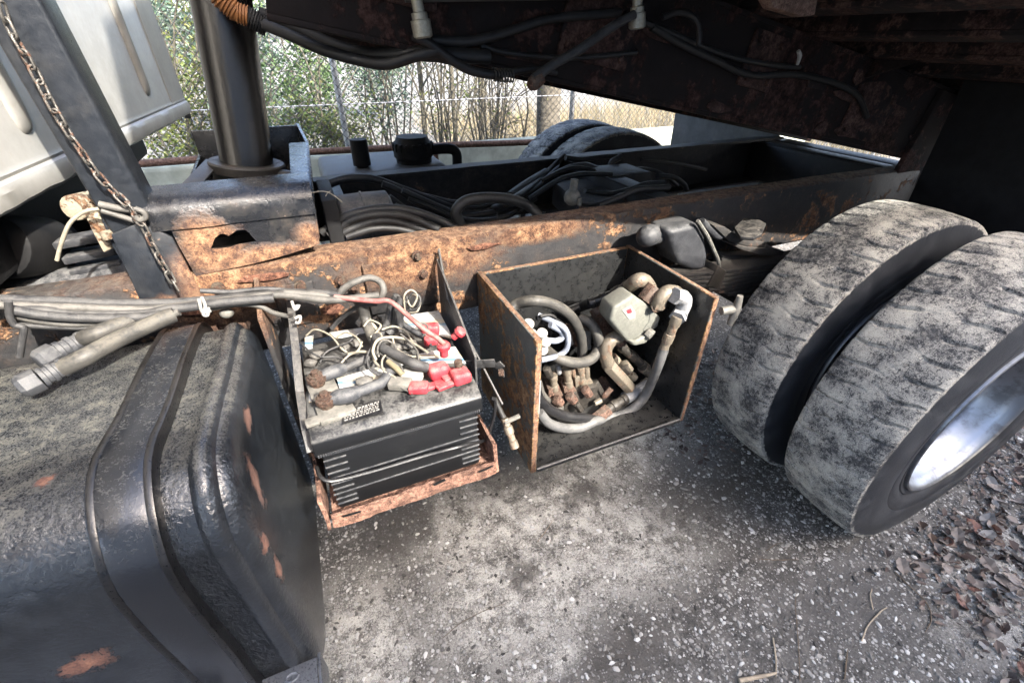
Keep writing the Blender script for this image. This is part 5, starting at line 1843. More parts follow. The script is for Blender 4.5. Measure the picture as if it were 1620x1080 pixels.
red = cable('red_cable', 'long red cable falling from the harness to the red terminal cap', [
    ('cable', [(-0.009, 1.052, 0.972), (0.040, 1.023, 0.968), (0.080, 1.002, 0.966), (0.110, 0.989, 0.966), (0.139, 0.948, 0.945), (0.171, 0.897, 0.920), (0.192, 0.881, 0.905), (0.203, 0.860, 0.895)], 0.0062, 'wire_red')], 'cable')


def boot(label, shapes):
    root = thing('terminal_boot', shapes[0][1], label, 'terminal boot', 'red rubber terminal boots')
    for nm, c, a, bb_ in shapes:
        t = B()
        c = Vector(c)
        if nm == 'cap':
            t.steps(c, c + Vector(bb_), [(0, a * 0.62), (0.55, a * 0.66), (0.6, a), (0.85, a), (1.0, a * 0.75)], n=18)
            t.obj('cap', 'boot_red', root, smooth=0.5)
        else:
            ux = Vector(bb_).normalized()
            uy = Vector((-ux.y, ux.x, 0)).normalized()
            t.obox(c, ux * a[0], uy * a[1], Vector((0, 0, a[2])))
            t.jitter(0.002, 40)
            t.obj(nm, 'boot_red', root, bevel=min(a) * 0.55, segs=3)
    return root


boot('red round mushroom shaped terminal cap with the red cable', [('cap', (0.202, 0.867, 0.860), 0.0165, (0, 0, 0.036))])
boot('red block terminal boot in front of the mushroom cap', [('body', (0.176, 0.830, 0.848), (0.024, 0.018, 0.018), (1, 0.1, 0)), ('flap', (0.197, 0.816, 0.838), (0.02, 0.02, 0.006), (1, 0.2, 0))])
boot('red boot at the tray side with a brown knob showing through', [('body', (0.219, 0.798, 0.842), (0.022, 0.020, 0.015), (1, 0.1, 0)), ('skirt', (0.197, 0.794, 0.834), (0.04, 0.012, 0.005), (1, 0.2, 0))])
boot('bright red flap of the frontmost terminal boot', [('body', (0.120, 0.798, 0.840), (0.022, 0.016, 0.010), (1, -0.35, 0)), ('skirt', (0.152, 0.800, 0.833), (0.03, 0.010, 0.004), (1, 0.1, 0))])
boot('crumpled red boot behind the red cable', [('body', (0.203, 1.007, 0.852), (0.016, 0.024, 0.016), (0.3, 1, 0)), ('flap', (0.189, 0.941, 0.862), (0.012, 0.018, 0.012), (0.2, 1, 0))])
boot('red cap leaning on the hold down angle', [('cap', (0.246, 0.935, 0.860), 0.015, (0.022, -0.010, 0.022))])
t = B()
t.cyl((0.222, 0.818, 0.852), Vector((0.222, 0.818, 0.852)) + Vector((0, 0, 0.02)), 0.010, n=12)
tag(t.obj('brass_stud', 'terminal_rust', bevel=0.002), 'small brown stud poking out of a red boot', 'stud')
t = B()
t.obox((0.085, 0.825, 0.842), (0.022, -0.012, 0), (0.008, 0.014, 0), (0, 0, 0.010))
tag(t.obj('clear_connector', 'lead_grey', bevel=0.004), 'grey moulded connector ahead of the front red flap', 'connector')
t = B()
t.obox((0.116, 0.838, 0.845), (0.020, -0.012, 0), (0.007, 0.012, 0), (0, 0, 0.011))
tag(t.obj('clear_connector', 'white_dirty', bevel=0.004), 'pale clear plastic sleeve between grey cable and red flap', 'connector')
# thin pale wires curling over the batteries
wires = thing('thin_wire_tangle', (0.05, 1.0, 0.86), 'tangle of thin cream wires curling over the battery tops', 'wires')
W = [[(0.048, 0.910, 0.862), (0.046, 0.924, 0.880), (0.063, 0.950, 0.890), (0.093, 0.959, 0.885), (0.124, 0.955, 0.875), (0.148, 0.932, 0.865), (0.168, 0.892, 0.862)],
     [(0.056, 0.915, 0.865), (0.058, 0.925, 0.885), (0.076, 0.944, 0.890), (0.097, 0.929, 0.880), (0.096, 0.894, 0.868), (0.075, 0.885, 0.862)],
     [(-0.100, 1.107, 0.850), (-0.074, 1.094, 0.870), (-0.041, 1.057, 0.865), (-0.023, 1.001, 0.858), (-0.011, 0.987, 0.850)],
     [(-0.076, 0.964, 0.852), (-0.058, 0.989, 0.862), (-0.028, 0.998, 0.866), (-0.002, 1.018, 0.860), (0.023, 1.032, 0.868)],
     [(-0.009, 0.976, 0.852), (0.020, 0.962, 0.860), (0.042, 0.942, 0.860), (0.046, 0.903, 0.858), (0.061, 0.868, 0.856), (0.063, 0.845, 0.850)],
     [(0.067, 0.865, 0.852), (0.075, 0.823, 0.845), (0.093, 0.799, 0.840), (0.104, 0.788, 0.836)],
     [(0.144, 0.998, 0.930), (0.147, 0.995, 0.970), (0.166, 1.000, 0.980), (0.178, 0.992, 0.965), (0.162, 0.988, 0.940), (0.156, 1.005, 0.950), (0.171, 1.013, 0.960), (0.184, 0.993, 0.950), (0.171, 0.979, 0.930), (0.154, 0.996, 0.920)],
     [(0.152, 1.009, 0.940), (0.169, 1.002, 0.970), (0.184, 0.990, 0.960), (0.176, 0.982, 0.940), (0.158, 0.992, 0.930), (0.155, 1.011, 0.960)],
     [(0.098, 0.950, 0.885), (0.100, 0.930, 0.870), (0.121, 0.899, 0.862), (0.150, 0.882, 0.860), (0.181, 0.872, 0.858)],
     [(0.074, 0.930, 0.868), (0.087, 0.887, 0.866), (0.096, 0.864, 0.862), (0.098, 0.843, 0.858)],
     [(0.041, 1.026, 0.890), (0.059, 1.033, 0.900), (0.081, 1.013, 0.892), (0.065, 0.993, 0.885), (0.049, 0.986, 0.880)]]
W += [[(-0.116, 1.083, 0.850), (-0.094, 0.999, 0.870), (-0.069, 0.964, 0.868), (-0.037, 0.962, 0.860), (-0.006, 0.926, 0.858)], [(0.028, 0.973, 0.880), (0.013, 0.950, 0.872), (-0.009, 0.954, 0.862), (-0.029, 0.936, 0.858)],
      [(0.121, 0.971, 0.880), (0.135, 0.936, 0.875), (0.144, 0.897, 0.870), (0.140, 0.870, 0.862)], [(0.081, 0.990, 0.892), (0.111, 0.988, 0.895), (0.136, 0.972, 0.880), (0.143, 0.940, 0.870)], [(0.050, 0.950, 0.880), (0.030, 0.919, 0.870), (0.029, 0.879, 0.862), (0.045, 0.856, 0.856)],
      [(0.083, 0.920, 0.872), (0.061, 0.896, 0.868), (0.057, 0.861, 0.862), (0.076, 0.843, 0.852), (0.083, 0.817, 0.842)], [(0.158, 0.961, 0.890), (0.176, 0.967, 0.900), (0.189, 0.963, 0.890), (0.175, 0.940, 0.880)], [(-0.028, 1.052, 0.860), (-0.004, 1.045, 0.872), (0.018, 1.013, 0.872), (0.026, 0.976, 0.865)]]
for k, pts in enumerate(W):
    t = B()
    t.tube(pts, 0.0026 if k not in (0, 4) else 0.0038, n=6, sm=6)
    t.obj('wire', ('wire_white', 'cable_pale', 'wire_white', 'cable_grey')[k % 4], wires, smooth=1.2)
for pts in ([(0.094, 0.912, 0.856), (0.113, 0.881, 0.854), (0.134, 0.852, 0.850)], [(0.073, 0.893, 0.862), (0.087, 0.860, 0.858), (0.096, 0.840, 0.852)]):
    t = B()
    t.tube(pts, 0.007, n=8, sm=4)
    t.obj('sleeve', 'grass_dry', wires, smooth=1.2)

# ------------------------------------------------------------------ hydraulics in the toolbox
hyd = thing('hydraulic_valve_assembly', (0.68, 0.97, 0.462), 'hydraulic valve block with olive valve body, elbows and fittings inside the toolbox', 'valve assembly')


def fit(name, pts, r, m, n=12, sm=5, hexa=False):
    t = B()
    t.tube(pts, r, n=6 if hexa else n, sm=1 if hexa else sm)
    if name == 'elbow':
        r0 = r[0] if isinstance(r, list) else r
        for a, c in ((pts[0], pts[1]), (pts[-1], pts[-2])):
            a, c = Vector(a), Vector(c)
            d = (c - a).normalized()
            t.tube([a - d * 0.004, a + d * 0.010], [r0 * 1.13, r0 * 1.13], n=6, sm=1)
            t.tube([a + d * 0.013, a + d * 0.018], [r0 * 1.05, r0 * 1.05], n=14, sm=1)
    return t.obj(name, m, hyd, smooth=0.6 if hexa else 1.0, bevel=0.0015 if hexa else 0.0)


def seg(name, p, q, r, m, k=4):
    prof = []
    for i in range(k):
        a, c = i / k, (i + 1) / k
        g = r * (1.0 if i % 2 == 0 else 0.84)
        prof += [(a + 0.005, g * 0.96), (a + 0.03, g), (c - 0.03, g), (c - 0.005, g * 0.96)]
    t = B()
    t.steps(p, q, prof, n=14)
    return t.obj(name, m, hyd, smooth=0.5)


# olive valve body
b = B()
b.plate([(0.681, 0.875, 0.838), (0.687, 0.875, 0.880), (0.749, 0.875, 0.907), (0.825, 0.875, 0.849), (0.842, 0.875, 0.788), (0.822, 0.875, 0.750), (0.769, 0.875, 0.735), (0.743, 0.875, 0.762)], (0.012, 0.08, -0.01))
vb = b.obj('valve_body', 'valve_olive', hyd, bevel=0.010, segs=3)
b = B()
b.plate([(0.817, 0.872, 0.850), (0.863, 0.872, 0.808), (0.860, 0.872, 0.779), (0.825, 0.872, 0.754), (0.805, 0.872, 0.778), (0.821, 0.872, 0.803)], (0.01, 0.05, -0.005))
b.obj('end_cover', 'valve_olive', vb, bevel=0.005)
b = B()
b.hexnut((0.821, 0.872, 0.769), (0.35, -0.8, -0.3), 0.017, 0.02)
b.obj('plug', 'lead_grey', vb, bevel=0.002)
b = B()
b.plate([(0.717, 0.874, 0.866), (0.745, 0.874, 0.877), (0.765, 0.874, 0.850), (0.769, 0.874, 0.829), (0.748, 0.874, 0.828), (0.734, 0.874, 0.846)], (0, -0.0008, 0))
b.obj('sticker', 'white_dirty', vb)
b = B()
b.plate([(0.731, 0.873, 0.863), (0.746, 0.873, 0.866), (0.754, 0.873, 0.850), (0.739, 0.873, 0.849)], (0, -0.0006, 0))
b.obj('sticker_mark', 'boot_red', vb)
b = B()
b.plate([(0.742, 0.874, 0.762), (0.768, 0.874, 0.736), (0.806, 0.874, 0.734), (0.821, 0.874, 0.751), (0.806, 0.874, 0.764), (0.777, 0.874, 0.753)], (0.01, -0.012, 0.0))
b.obj('lower_flange', 'valve_olive', vb, bevel=0.004)
fit('hose', [(0.680, 1.100, 0.748), (0.730, 1.100, 0.756), (0.741, 1.060, 0.788)], 0.0165, 'hose_clean')
seg('crimp', (0.735, 1.060, 0.787), (0.819, 1.030, 0.825), 0.0195, 'hose_clean', 5)
seg('nut', (0.797, 1.010, 0.838), (0.803, 0.960, 0.882), 0.0205, 'fitting_dark', 3)
fit('elbow', [(0.803, 0.970, 0.872), (0.800, 0.930, 0.915), (0.824, 0.930, 0.911), (0.847, 0.930, 0.888), (0.840, 0.910, 0.879)], [0.020, 0.0215, 0.0215, 0.0215, 0.021], 'fitting_tan')
fit('union', [(0.840, 0.895, 0.905), (0.810, 0.895, 0.865)], 0.025, 'fitting_brown', hexa=True)
fit('nipple', [(0.817, 0.865, 0.851), (0.838, 0.855, 0.866)], 0.0150, 'fitting_tan', hexa=True)
fit('elbow', [(0.832, 0.860, 0.861), (0.835, 0.860, 0.885), (0.855, 0.860, 0.900), (0.888, 0.860, 0.891), (0.874, 0.830, 0.892)], [0.019, 0.020, 0.0215, 0.021, 0.020], 'fitting_tan')
fit('elbow', [(0.856, 0.830, 0.904), (0.886, 0.830, 0.892), (0.898, 0.830, 0.871), (0.892, 0.830, 0.839), (0.875, 0.820, 0.834)], [0.021, 0.022, 0.0215, 0.020, 0.019], 'fitting_pale')
seg('hose_end', (0.875, 0.820, 0.839), (0.859, 0.830, 0.719), 0.0165, 'fitting_tan', 4)
fit('hose', [(0.861, 0.830, 0.725), (0.856, 0.830, 0.679), (0.867, 0.850, 0.601), (0.869, 0.870, 0.507), (0.835, 0.870, 0.466), (0.783, 0.870, 0.450), (0.715, 0.870, 0.456), (0.664, 0.855, 0.478), (0.615, 0.855, 0.471), (0.552, 0.855, 0.492), (0.496, 0.855, 0.535), (0.457, 0.850, 0.598)], 0.0155, 'hose_pale')
fit('elbow', [(0.760, 0.920, 0.739), (0.733, 0.920, 0.733), (0.717, 0.920, 0.710), (0.720, 0.920, 0.677), (0.739, 0.920, 0.635)], [0.020, 0.021, 0.0215, 0.021, 0.020], 'fitting_tan')
fit('nut', [(0.758, 0.930, 0.740), (0.782, 0.930, 0.705)], 0.022, 'fitting_brown', hexa=True)
fit('adapter', [(0.735, 0.920, 0.639), (0.830, 0.910, 0.522)], 0.0245, 'fitting_tan', hexa=True)
fit('stub', [(0.839, 0.930, 0.511), (0.866, 0.925, 0.480)], 0.016, 'fitting_pale')
seg('check_valve', (0.796, 0.990, 0.605), (0.899, 0.970, 0.496), 0.0195, 'bracket_tan', 4)
fit('pipe', [(0.757, 1.060, 0.764), (0.768, 1.030, 0.733), (0.787, 1.000, 0.687)], [0.019, 0.022, 0.020], 'fitting_brown')
seg('hose_end', (0.820, 0.990, 0.651), (0.926, 0.955, 0.544), 0.0185, 'fitting_dark', 5)
fit('elbow', [(0.917, 0.955, 0.550), (0.957, 0.955, 0.516), (0.980, 0.955, 0.482), (0.972, 0.955, 0.465), (0.925, 0.930, 0.491)], [0.020, 0.0235, 0.024, 0.0235, 0.020], 'fitting_tan')
fit('tee', [(0.941, 0.930, 0.486), (0.816, 0.905, 0.482)], 0.0220, 'fitting_pale')
seg('coupling', (0.823, 0.905, 0.483), (0.729, 0.885, 0.476), 0.0195, 'fitting_dark', 4)
fit('crimp', [(0.735, 0.885, 0.478), (0.666, 0.870, 0.460)], 0.0225, 'fitting_brown', hexa=True)
fit('hose', [(0.675, 0.870, 0.468), (0.630, 0.865, 0.496), (0.566, 0.865, 0.527), (0.510, 0.865, 0.572), (0.466, 0.860, 0.632), (0.455, 0.870, 0.672)], 0.0150, 'hose_clean')
fit('hose', [(0.491, 0.930, 0.641), (0.503, 0.920, 0.591), (0.535, 0.920, 0.545), (0.574, 0.920, 0.510)], 0.014, 'hose_grey')
# lever valve block
for k, (pts, m_) in enumerate((([(0.531, 0.930, 0.594), (0.567, 0.930, 0.600), (0.596, 0.930, 0.530), (0.596, 0.930, 0.494), (0.561, 0.930, 0.506), (0.534, 0.930, 0.552)], 'fitting_brown'), ([(0.589, 0.935, 0.578), (0.619, 0.935, 0.586), (0.650, 0.935, 0.530), (0.650, 0.935, 0.493), (0.615, 0.935, 0.494), (0.596, 0.935, 0.534)], 'fitting_brown'),
                              ([(0.636, 0.950, 0.593), (0.683, 0.950, 0.600), (0.712, 0.950, 0.548), (0.712, 0.950, 0.519), (0.667, 0.950, 0.512), (0.644, 0.950, 0.549)], 'fitting_tan'), ([(0.654, 0.940, 0.517), (0.711, 0.940, 0.527), (0.750, 0.940, 0.484), (0.742, 0.940, 0.448), (0.687, 0.940, 0.452)], 'fitting_dark'), ([(0.750, 0.950, 0.484), (0.785, 0.950, 0.506), (0.805, 0.950, 0.488), (0.769, 0.950, 0.446)], 'fitting_brown'))):
    t = B()
    t.plate(pts, (0.01, 0.07, 0.0))
    t.obj('valve_section', m_, hyd, bevel=0.004)
for pa, pb in (((0.551, 0.945, 0.637), (0.558, 0.940, 0.578)), ((0.601, 0.950, 0.645), (0.614, 0.945, 0.569)), ((0.657, 0.960, 0.628), (0.671, 0.955, 0.557))):
    seg('stem_fitting', pa, pb, 0.0145, 'fitting_tan', 3)
for pa, pb, r_, m_, hx in (((0.523, 0.940, 0.675), (0.540, 0.940, 0.638), 0.013, 'fitting_dark', True), ((0.570, 0.950, 0.667), (0.576, 0.950, 0.632), 0.009, 'fitting_pale', False), ((0.623, 0.950, 0.638), (0.632, 0.950, 0.602), 0.008, 'fitting_tan', False),
                           ((0.681, 0.955, 0.618), (0.685, 0.950, 0.578), 0.009, 'fitting_tan', True), ((0.718, 0.955, 0.550), (0.745, 0.945, 0.497), 0.014, 'fitting_dark', True), ((0.543, 0.905, 0.576), (0.560, 0.900, 0.553), 0.017, 'fitting_brown', True),
                           ((0.594, 0.910, 0.568), (0.612, 0.905, 0.541), 0.017, 'fitting_brown', True), ((0.656, 0.920, 0.568), (0.675, 0.915, 0.537), 0.016, 'fitting_brown', True), ((0.748, 0.930, 0.500), (0.772, 0.930, 0.522), 0.010, 'fitting_brown', False),
                           ((0.623, 0.910, 0.523), (0.642, 0.905, 0.491), 0.012, 'fitting_dark', True), ((0.696, 0.910, 0.497), (0.722, 0.910, 0.503), 0.010, 'fitting_tan', True), ((0.822, 0.950, 0.593), (0.844, 0.945, 0.565), 0.021, 'bracket_tan', True)):
    t = B()
    t.tube([pa, pb], [r_, r_], n=6 if hx else 12, sm=1)
    t.obj('small_fitting', m_, hyd, bevel=0.0015, smooth=0.5)
t = B()
t.box((0.47, 0.93, 0.463), (0.72, 1.06, 0.55))
t.obj('base_block', 'fitting_dark', hyd, bevel=0.006)
t = B()
t.plate([(0.648, 1.020, 0.730), (0.726, 1.020, 0.710), (0.737, 1.020, 0.640), (0.661, 1.020, 0.661)], (0, 0.05, 0))
t.obj('mount_block', 'fitting_brown', hyd, bevel=0.005)
t = B()
t.plate([(0.689, 1.000, 0.731), (0.712, 1.000, 0.722), (0.720, 1.000, 0.651), (0.701, 1.000, 0.649)], (0, 0.02, 0))
t.obj('label_plate', 'white_dirty', hyd)
hs = cable('coiled_hose', 'beige hydraulic hose arching highest over the toolbox left side', [('hose', [(0.430, 1.000, 0.864), (0.455, 1.000, 0.879), (0.488, 0.970, 0.896), (0.536, 0.970, 0.879), (0.587, 0.970, 0.844), (0.629, 0.970, 0.794), (0.655, 0.970, 0.739), (0.666, 0.970, 0.692), (0.670, 0.970, 0.654)], [0.016] * 9, 'hose_grey')], 'hose', 'hoses coiled in the toolbox')
cable('coiled_hose', 'grey beige hose looping round under the beige arch', [('hose', [(0.662, 1.000, 0.784), (0.687, 0.970, 0.774), (0.696, 0.940, 0.746), (0.705, 0.940, 0.700), (0.670, 0.920, 0.681), (0.619, 0.910, 0.687), (0.571, 0.910, 0.707), (0.541, 0.930, 0.721), (0.533, 0.980, 0.721)], [0.0165] * 9, 'hose_grey')], 'hose', 'hoses coiled in the toolbox')
cable('coiled_hose', 'thin pale blue hose loop beside the white caps', [('hose', [(0.505, 0.970, 0.846), (0.533, 0.940, 0.836), (0.559, 0.920, 0.822), (0.578, 0.920, 0.783), (0.576, 0.920, 0.742), (0.547, 0.920, 0.726), (0.481, 0.900, 0.743)], 0.0085, 'hose_blue')], 'hose', 'hoses coiled in the toolbox')
cable('coiled_hose', 'short pale blue tube ending at the white caps', [('tube', [(0.523, 0.930, 0.833), (0.557, 0.930, 0.805), (0.567, 0.930, 0.783), (0.549, 0.930, 0.773), (0.521, 0.930, 0.780)], 0.009, 'hose_blue')], 'hose', 'hoses coiled in the toolbox')
cable('coiled_hose', 'thin black hose curving over the pale blue loop', [('hose', [(0.495, 0.960, 0.845), (0.533, 0.960, 0.837), (0.573, 0.960, 0.810), (0.583, 0.930, 0.793), (0.598, 0.930, 0.748)], 0.007, 'hose_clean'), ('tail', [(0.500, 0.950, 0.855), (0.532, 0.950, 0.851), (0.549, 0.950, 0.838)], 0.005, 'hose_black')], 'hose', 'hoses coiled in the toolbox')
for k, (c_, lab) in enumerate((((0.455, 0.930, 0.850), 'topmost dirty white cap by the toolbox left wall'), ((0.495, 0.925, 0.813), 'round white cap beside the pale blue tube'), ((0.504, 0.920, 0.785), 'white cap under the round one, second from below'), ((0.495, 0.915, 0.764), 'lowest white cap near the pale blue hose'), ((0.466, 0.930, 0.814), 'small white cap half hidden by the toolbox wall'))):
    t = B()
    c_ = Vector(c_)
    d_ = Vector((random.uniform(-0.4, 0.1), -0.6, random.uniform(0.5, 1.0))).normalized()
    t.steps(c_ - d_ * 0.010, c_ + d_ * 0.010, [(0, 0.011), (0.4, 0.0125), (0.5, 0.0155), (0.85, 0.0155), (1, 0.011)], n=16)
    tag(t.obj('plastic_cap', 'white_dirty', smooth=0.6), lab, 'cap', 'white caps in the toolbox')
t = B()
t.box((0.4115, 0.7655, 0.68), (0.4145, 0.785, 0.79))
tag(t.obj('paper_tag', 'white_dirty'), 'white tag stuck to the toolbox left front edge', 'tag')

# ------------------------------------------------------------------ chain down the post
chain = thing('hanging_chain', (-0.336, 1.150, 0.991), 'rusty grey chain hanging down the blue grey upright', 'chain')
path = [Vector(q) for q in [(-0.400, 1.170, 1.535), (-0.407, 1.170, 1.504), (-0.403, 1.170, 1.465), (-0.402, 1.170, 1.428), (-0.402, 1.170, 1.388), (-0.398, 1.170, 1.339), (-0.391, 1.170, 1.301), (-0.385, 1.170, 1.261), (-0.373, 1.170, 1.231), (-0.358, 1.165, 1.203)]] + [Vector(q) for q in [(-0.349, 1.160, 1.170), (-0.347, 1.160, 1.137), (-0.348, 1.160, 1.103), (-0.345, 1.160, 1.073), (-0.342, 1.160, 1.036), (-0.335, 1.150, 0.994)]]
sm_ = []
for a, c in zip(path, path[1:]):
    for k in range(20):
        sm_.append(a.lerp(c, k / 20))
tot, pitch_, acc = 0.0, 0.0215, 0.0
spots = [sm_[0]]
for a, c in zip(sm_, sm_[1:]):
    acc += (c - a).length
    if acc >= pitch_:
        spots.append(c)
        acc = 0.0
lk = B()
ov = []
for k in range(16):
    a = 2 * math.pi * k / 16
    ov.append((math.cos(a) * 0.0064, 0, math.sin(a) * 0.0075 + (0.0072 if math.sin(a) > 0 else -0.0072)))
lk.tube(ov, 0.0024, n=6, sm=1, closed=True)
link_me = None
for k in range(len(spots) - 1):
    d_ = (spots[k + 1] - spots[k]).normalized()
    q_ = d_.to_track_quat('Z', 'Y') @ Matrix.Rotation(math.pi / 2 * (k % 2) + random.uniform(-0.3, 0.3) + 0.5, 4, 'Z').to_quaternion()
    if link_me is None:
        o = lk.obj('link', 'chain_steel', chain, smooth=1.2)
        link_me = o.data
    else:
        o = link('link', link_me, chain)
    o.location = (spots[k] + spots[k + 1]) / 2
    o.rotation_mode = 'QUATERNION'
    o.rotation_quaternion = q_

# ------------------------------------------------------------------ harness over the tank
har = thing('wiring_harness', (-0.382, 1.080, 1.010), 'bundle of dusty grey cables running over the tank top to the batteries', 'cable bundle')
for pts, r, m_ in (([(-0.638, 1.100, 1.077), (-0.577, 1.100, 1.060), (-0.517, 1.100, 1.044), (-0.461, 1.100, 1.028), (-0.403, 1.100, 1.015), (-0.349, 1.100, 1.004), (-0.290, 1.100, 0.997), (-0.185, 1.100, 0.987), (-0.096, 1.100, 0.978), (0.007, 1.060, 0.970)], 0.010, 'cable_grey'),
                   ([(-0.631, 1.080, 1.074), (-0.583, 1.080, 1.059), (-0.529, 1.080, 1.044), (-0.476, 1.080, 1.030), (-0.418, 1.080, 1.013), (-0.362, 1.080, 1.003), (-0.287, 1.080, 1.000), (-0.204, 1.080, 0.995), (-0.118, 1.080, 0.986), (-0.024, 1.050, 0.967), (0.092, 1.030, 0.966)], 0.009, 'cable_pale'),
                   ([(-0.589, 1.070, 1.052), (-0.542, 1.070, 1.044), (-0.500, 1.070, 1.024), (-0.446, 1.070, 1.012), (-0.383, 1.070, 1.001), (-0.345, 1.070, 1.002), (-0.286, 1.070, 0.999), (-0.225, 1.070, 0.996), (-0.140, 1.070, 0.987)], 0.0105, 'cable_grey'),
                   ([(-0.583, 1.060, 1.051), (-0.552, 1.060, 1.030), (-0.510, 1.060, 1.012), (-0.461, 1.060, 1.003), (-0.405, 1.060, 0.990), (-0.362, 1.060, 0.991), (-0.325, 1.060, 0.997)], 0.008, 'cable_pale'),
                   ([(-0.578, 1.050, 1.067), (-0.536, 1.050, 1.043), (-0.478, 1.050, 1.023), (-0.427, 1.050, 1.011), (-0.372, 1.050, 1.003), (-0.333, 1.050, 1.004)], 0.0095, 'cable_grey'),
                   ([(-0.590, 1.060, 1.029), (-0.546, 1.060, 1.014), (-0.492, 1.060, 0.998), (-0.439, 1.060, 0.986), (-0.388, 1.060, 0.983)], 0.006, 'cable_grey'),
                   ([(-0.272, 1.080, 0.983), (-0.217, 1.080, 0.982), (-0.177, 1.080, 0.969), (-0.151, 1.080, 0.944), (-0.116, 1.100, 0.913)], 0.006, 'cable_pale'),
                   ([(-0.563, 1.040, 1.085), (-0.575, 1.040, 1.056), (-0.577, 1.040, 1.037), (-0.568, 1.040, 1.028), (-0.583, 1.040, 1.001), (-0.601, 1.040, 0.970)], 0.006, 'cable_grey'),
                   ([(-0.287, 1.120, 1.012), (-0.228, 1.120, 0.997), (-0.162, 1.120, 0.992), (-0.105, 1.120, 0.975)], 0.006, 'cable_grey')):
    t = B()
    t.tube(pts, r, n=9, sm=5)
    t.obj('cable', m_, har, smooth=1.2)
for pts in ([(-0.269, 1.040, 1.032), (-0.269, 1.040, 1.011), (-0.279, 1.040, 0.992), (-0.272, 1.040, 0.988), (-0.265, 1.040, 1.005)], [(-0.275, 1.040, 1.028), (-0.279, 1.040, 0.998), (-0.263, 1.040, 0.997)], [(-0.102, 1.040, 0.986), (-0.101, 1.040, 0.963), (-0.090, 1.040, 0.972), (-0.104, 1.040, 0.969)], [(-0.106, 1.040, 0.941), (-0.094, 1.040, 0.944), (-0.100, 1.040, 0.928), (-0.109, 1.040, 0.930)]):
    t = B()
    t.tube(pts, 0.0035, n=6, sm=3)
    t.obj('cable_tie', 'white_dirty', har)
for lab, pts, f0, f1, f2 in (('shorter hydraulic hose with hex crimp end, nearer the cab, lying on the tank', [(-0.410, 1.053, 1.000), (-0.429, 1.038, 1.000), (-0.463, 1.018, 1.000), (-0.494, 1.036, 0.985)], (-0.491, 1.036, 0.985), (-0.528, 1.005, 0.983), (-0.551, 0.982, 0.980)),
                             ('longer hydraulic hose with hex crimp end lying across the tank top', [(-0.334, 1.044, 1.000), (-0.374, 1.015, 1.000), (-0.418, 0.975, 1.000), (-0.456, 0.930, 1.000), (-0.495, 0.933, 0.985)], (-0.493, 0.936, 0.985), (-0.524, 0.914, 0.983), (-0.551, 0.898, 0.980))):
    rt = thing('hydraulic_hose', f2, lab, 'hose', 'hydraulic hoses on the tank')
    t = B()
    t.tube(pts, 0.0165, n=14, sm=5)
    t.obj('hose', 'hose_grey', rt, smooth=1.2)
    t = B()
    prof_ = []
    for i in range(5):
        a, c = i / 5, (i + 1) / 5
        g = 0.0185 if i % 2 == 0 else 0.0160
        prof_ += [(a + 0.01, g), (c - 0.02, g)]
    t.steps(f0, f1, prof_, n=14)
    t.obj('crimp', 'boot_grey', rt, smooth=0.5)
    t = B()
    t.tube([f1, Vector(f1).lerp(Vector(f2), 0.75), f2], [0.0225, 0.0225, 0.017], n=6, sm=1)
    t.obj('hex_end', 'boot_grey', rt, bevel=0.002, smooth=0.5)
t = B()
t.ball((-0.250, 1.100, 0.956), 0.016, 0.012, 0.013)
tag(t.obj('clip_nut', 'lead_grey'), 'small pale nut beside the strap top under the harness', 'nut')

# rusty roller bracket under the cab and its loose wires
br = thing('roller_bracket', (-0.459, 1.200, 1.091), 'rust edged tan roller bracket left of the blue grey post', 'bracket')
t = B()
t.cyl((-0.470, 1.220, 1.194), (-0.438, 1.300, 1.186), 0.026, n=20)
t.obj('roller', 'bracket_tan', br, bevel=0.004)
t = B()
t.plate([(-0.457, 1.220, 1.179), (-0.439, 1.220, 1.179), (-0.437, 1.220, 1.120), (-0.445, 1.220, 1.099), (-0.459, 1.220, 1.093), (-0.459, 1.220, 1.147)], (0.012, 0.02, 0))
t.obj('arm', 'bracket_tan', br, bevel=0.003)
t = B()
t.cyl((-0.429, 1.200, 1.145), (-0.428, 1.200, 1.130), 0.012, n=10)
t.obj('pin', 'bracket_tan', br)
t = B()
t.plate([(-0.429, 1.210, 1.178), (-0.399, 1.210, 1.170), (-0.419, 1.210, 1.060), (-0.414, 1.210, 1.044), (-0.431, 1.210, 1.052), (-0.435, 1.210, 1.108)], (0.01, 0.03, 0))
t.obj('rusty_cheek', 'post_paint', br, bevel=0.003)
lw = thing('loose_wire', (-0.534, 1.200, 1.097), 'loose stripped white wire hooked over the roller bracket', 'wire')
for pts, r in (([(-0.525, 1.180, 1.103), (-0.504, 1.180, 1.135), (-0.472, 1.180, 1.175), (-0.439, 1.180, 1.195), (-0.413, 1.180, 1.198)], 0.004), ([(-0.427, 1.200, 1.225), (-0.413, 1.200, 1.236), (-0.399, 1.200, 1.237), (-0.393, 1.200, 1.225), (-0.394, 1.200, 1.212)], 0.003), ([(-0.410, 1.180, 1.207), (-0.382, 1.180, 1.195), (-0.356, 1.180, 1.187), (-0.341, 1.180, 1.176)], 0.0075), ([(-0.411, 1.180, 1.194), (-0.382, 1.180, 1.177), (-0.358, 1.180, 1.162)], 0.006),
               ([(-0.348, 1.160, 1.196), (-0.337, 1.160, 1.188), (-0.337, 1.160, 1.177), (-0.350, 1.160, 1.172), (-0.354, 1.160, 1.182)], 0.006)):
    t = B()
    t.tube(pts, r, n=7, sm=4)
    t.obj('strand', 'wire_white' if r < 0.005 else 'cable_pale', lw, smooth=1.2)
lw = thing('loose_wire', (-0.010, 1.200, 1.182), 'thin white wire curling off the cradle corner', 'wire')
t = B()
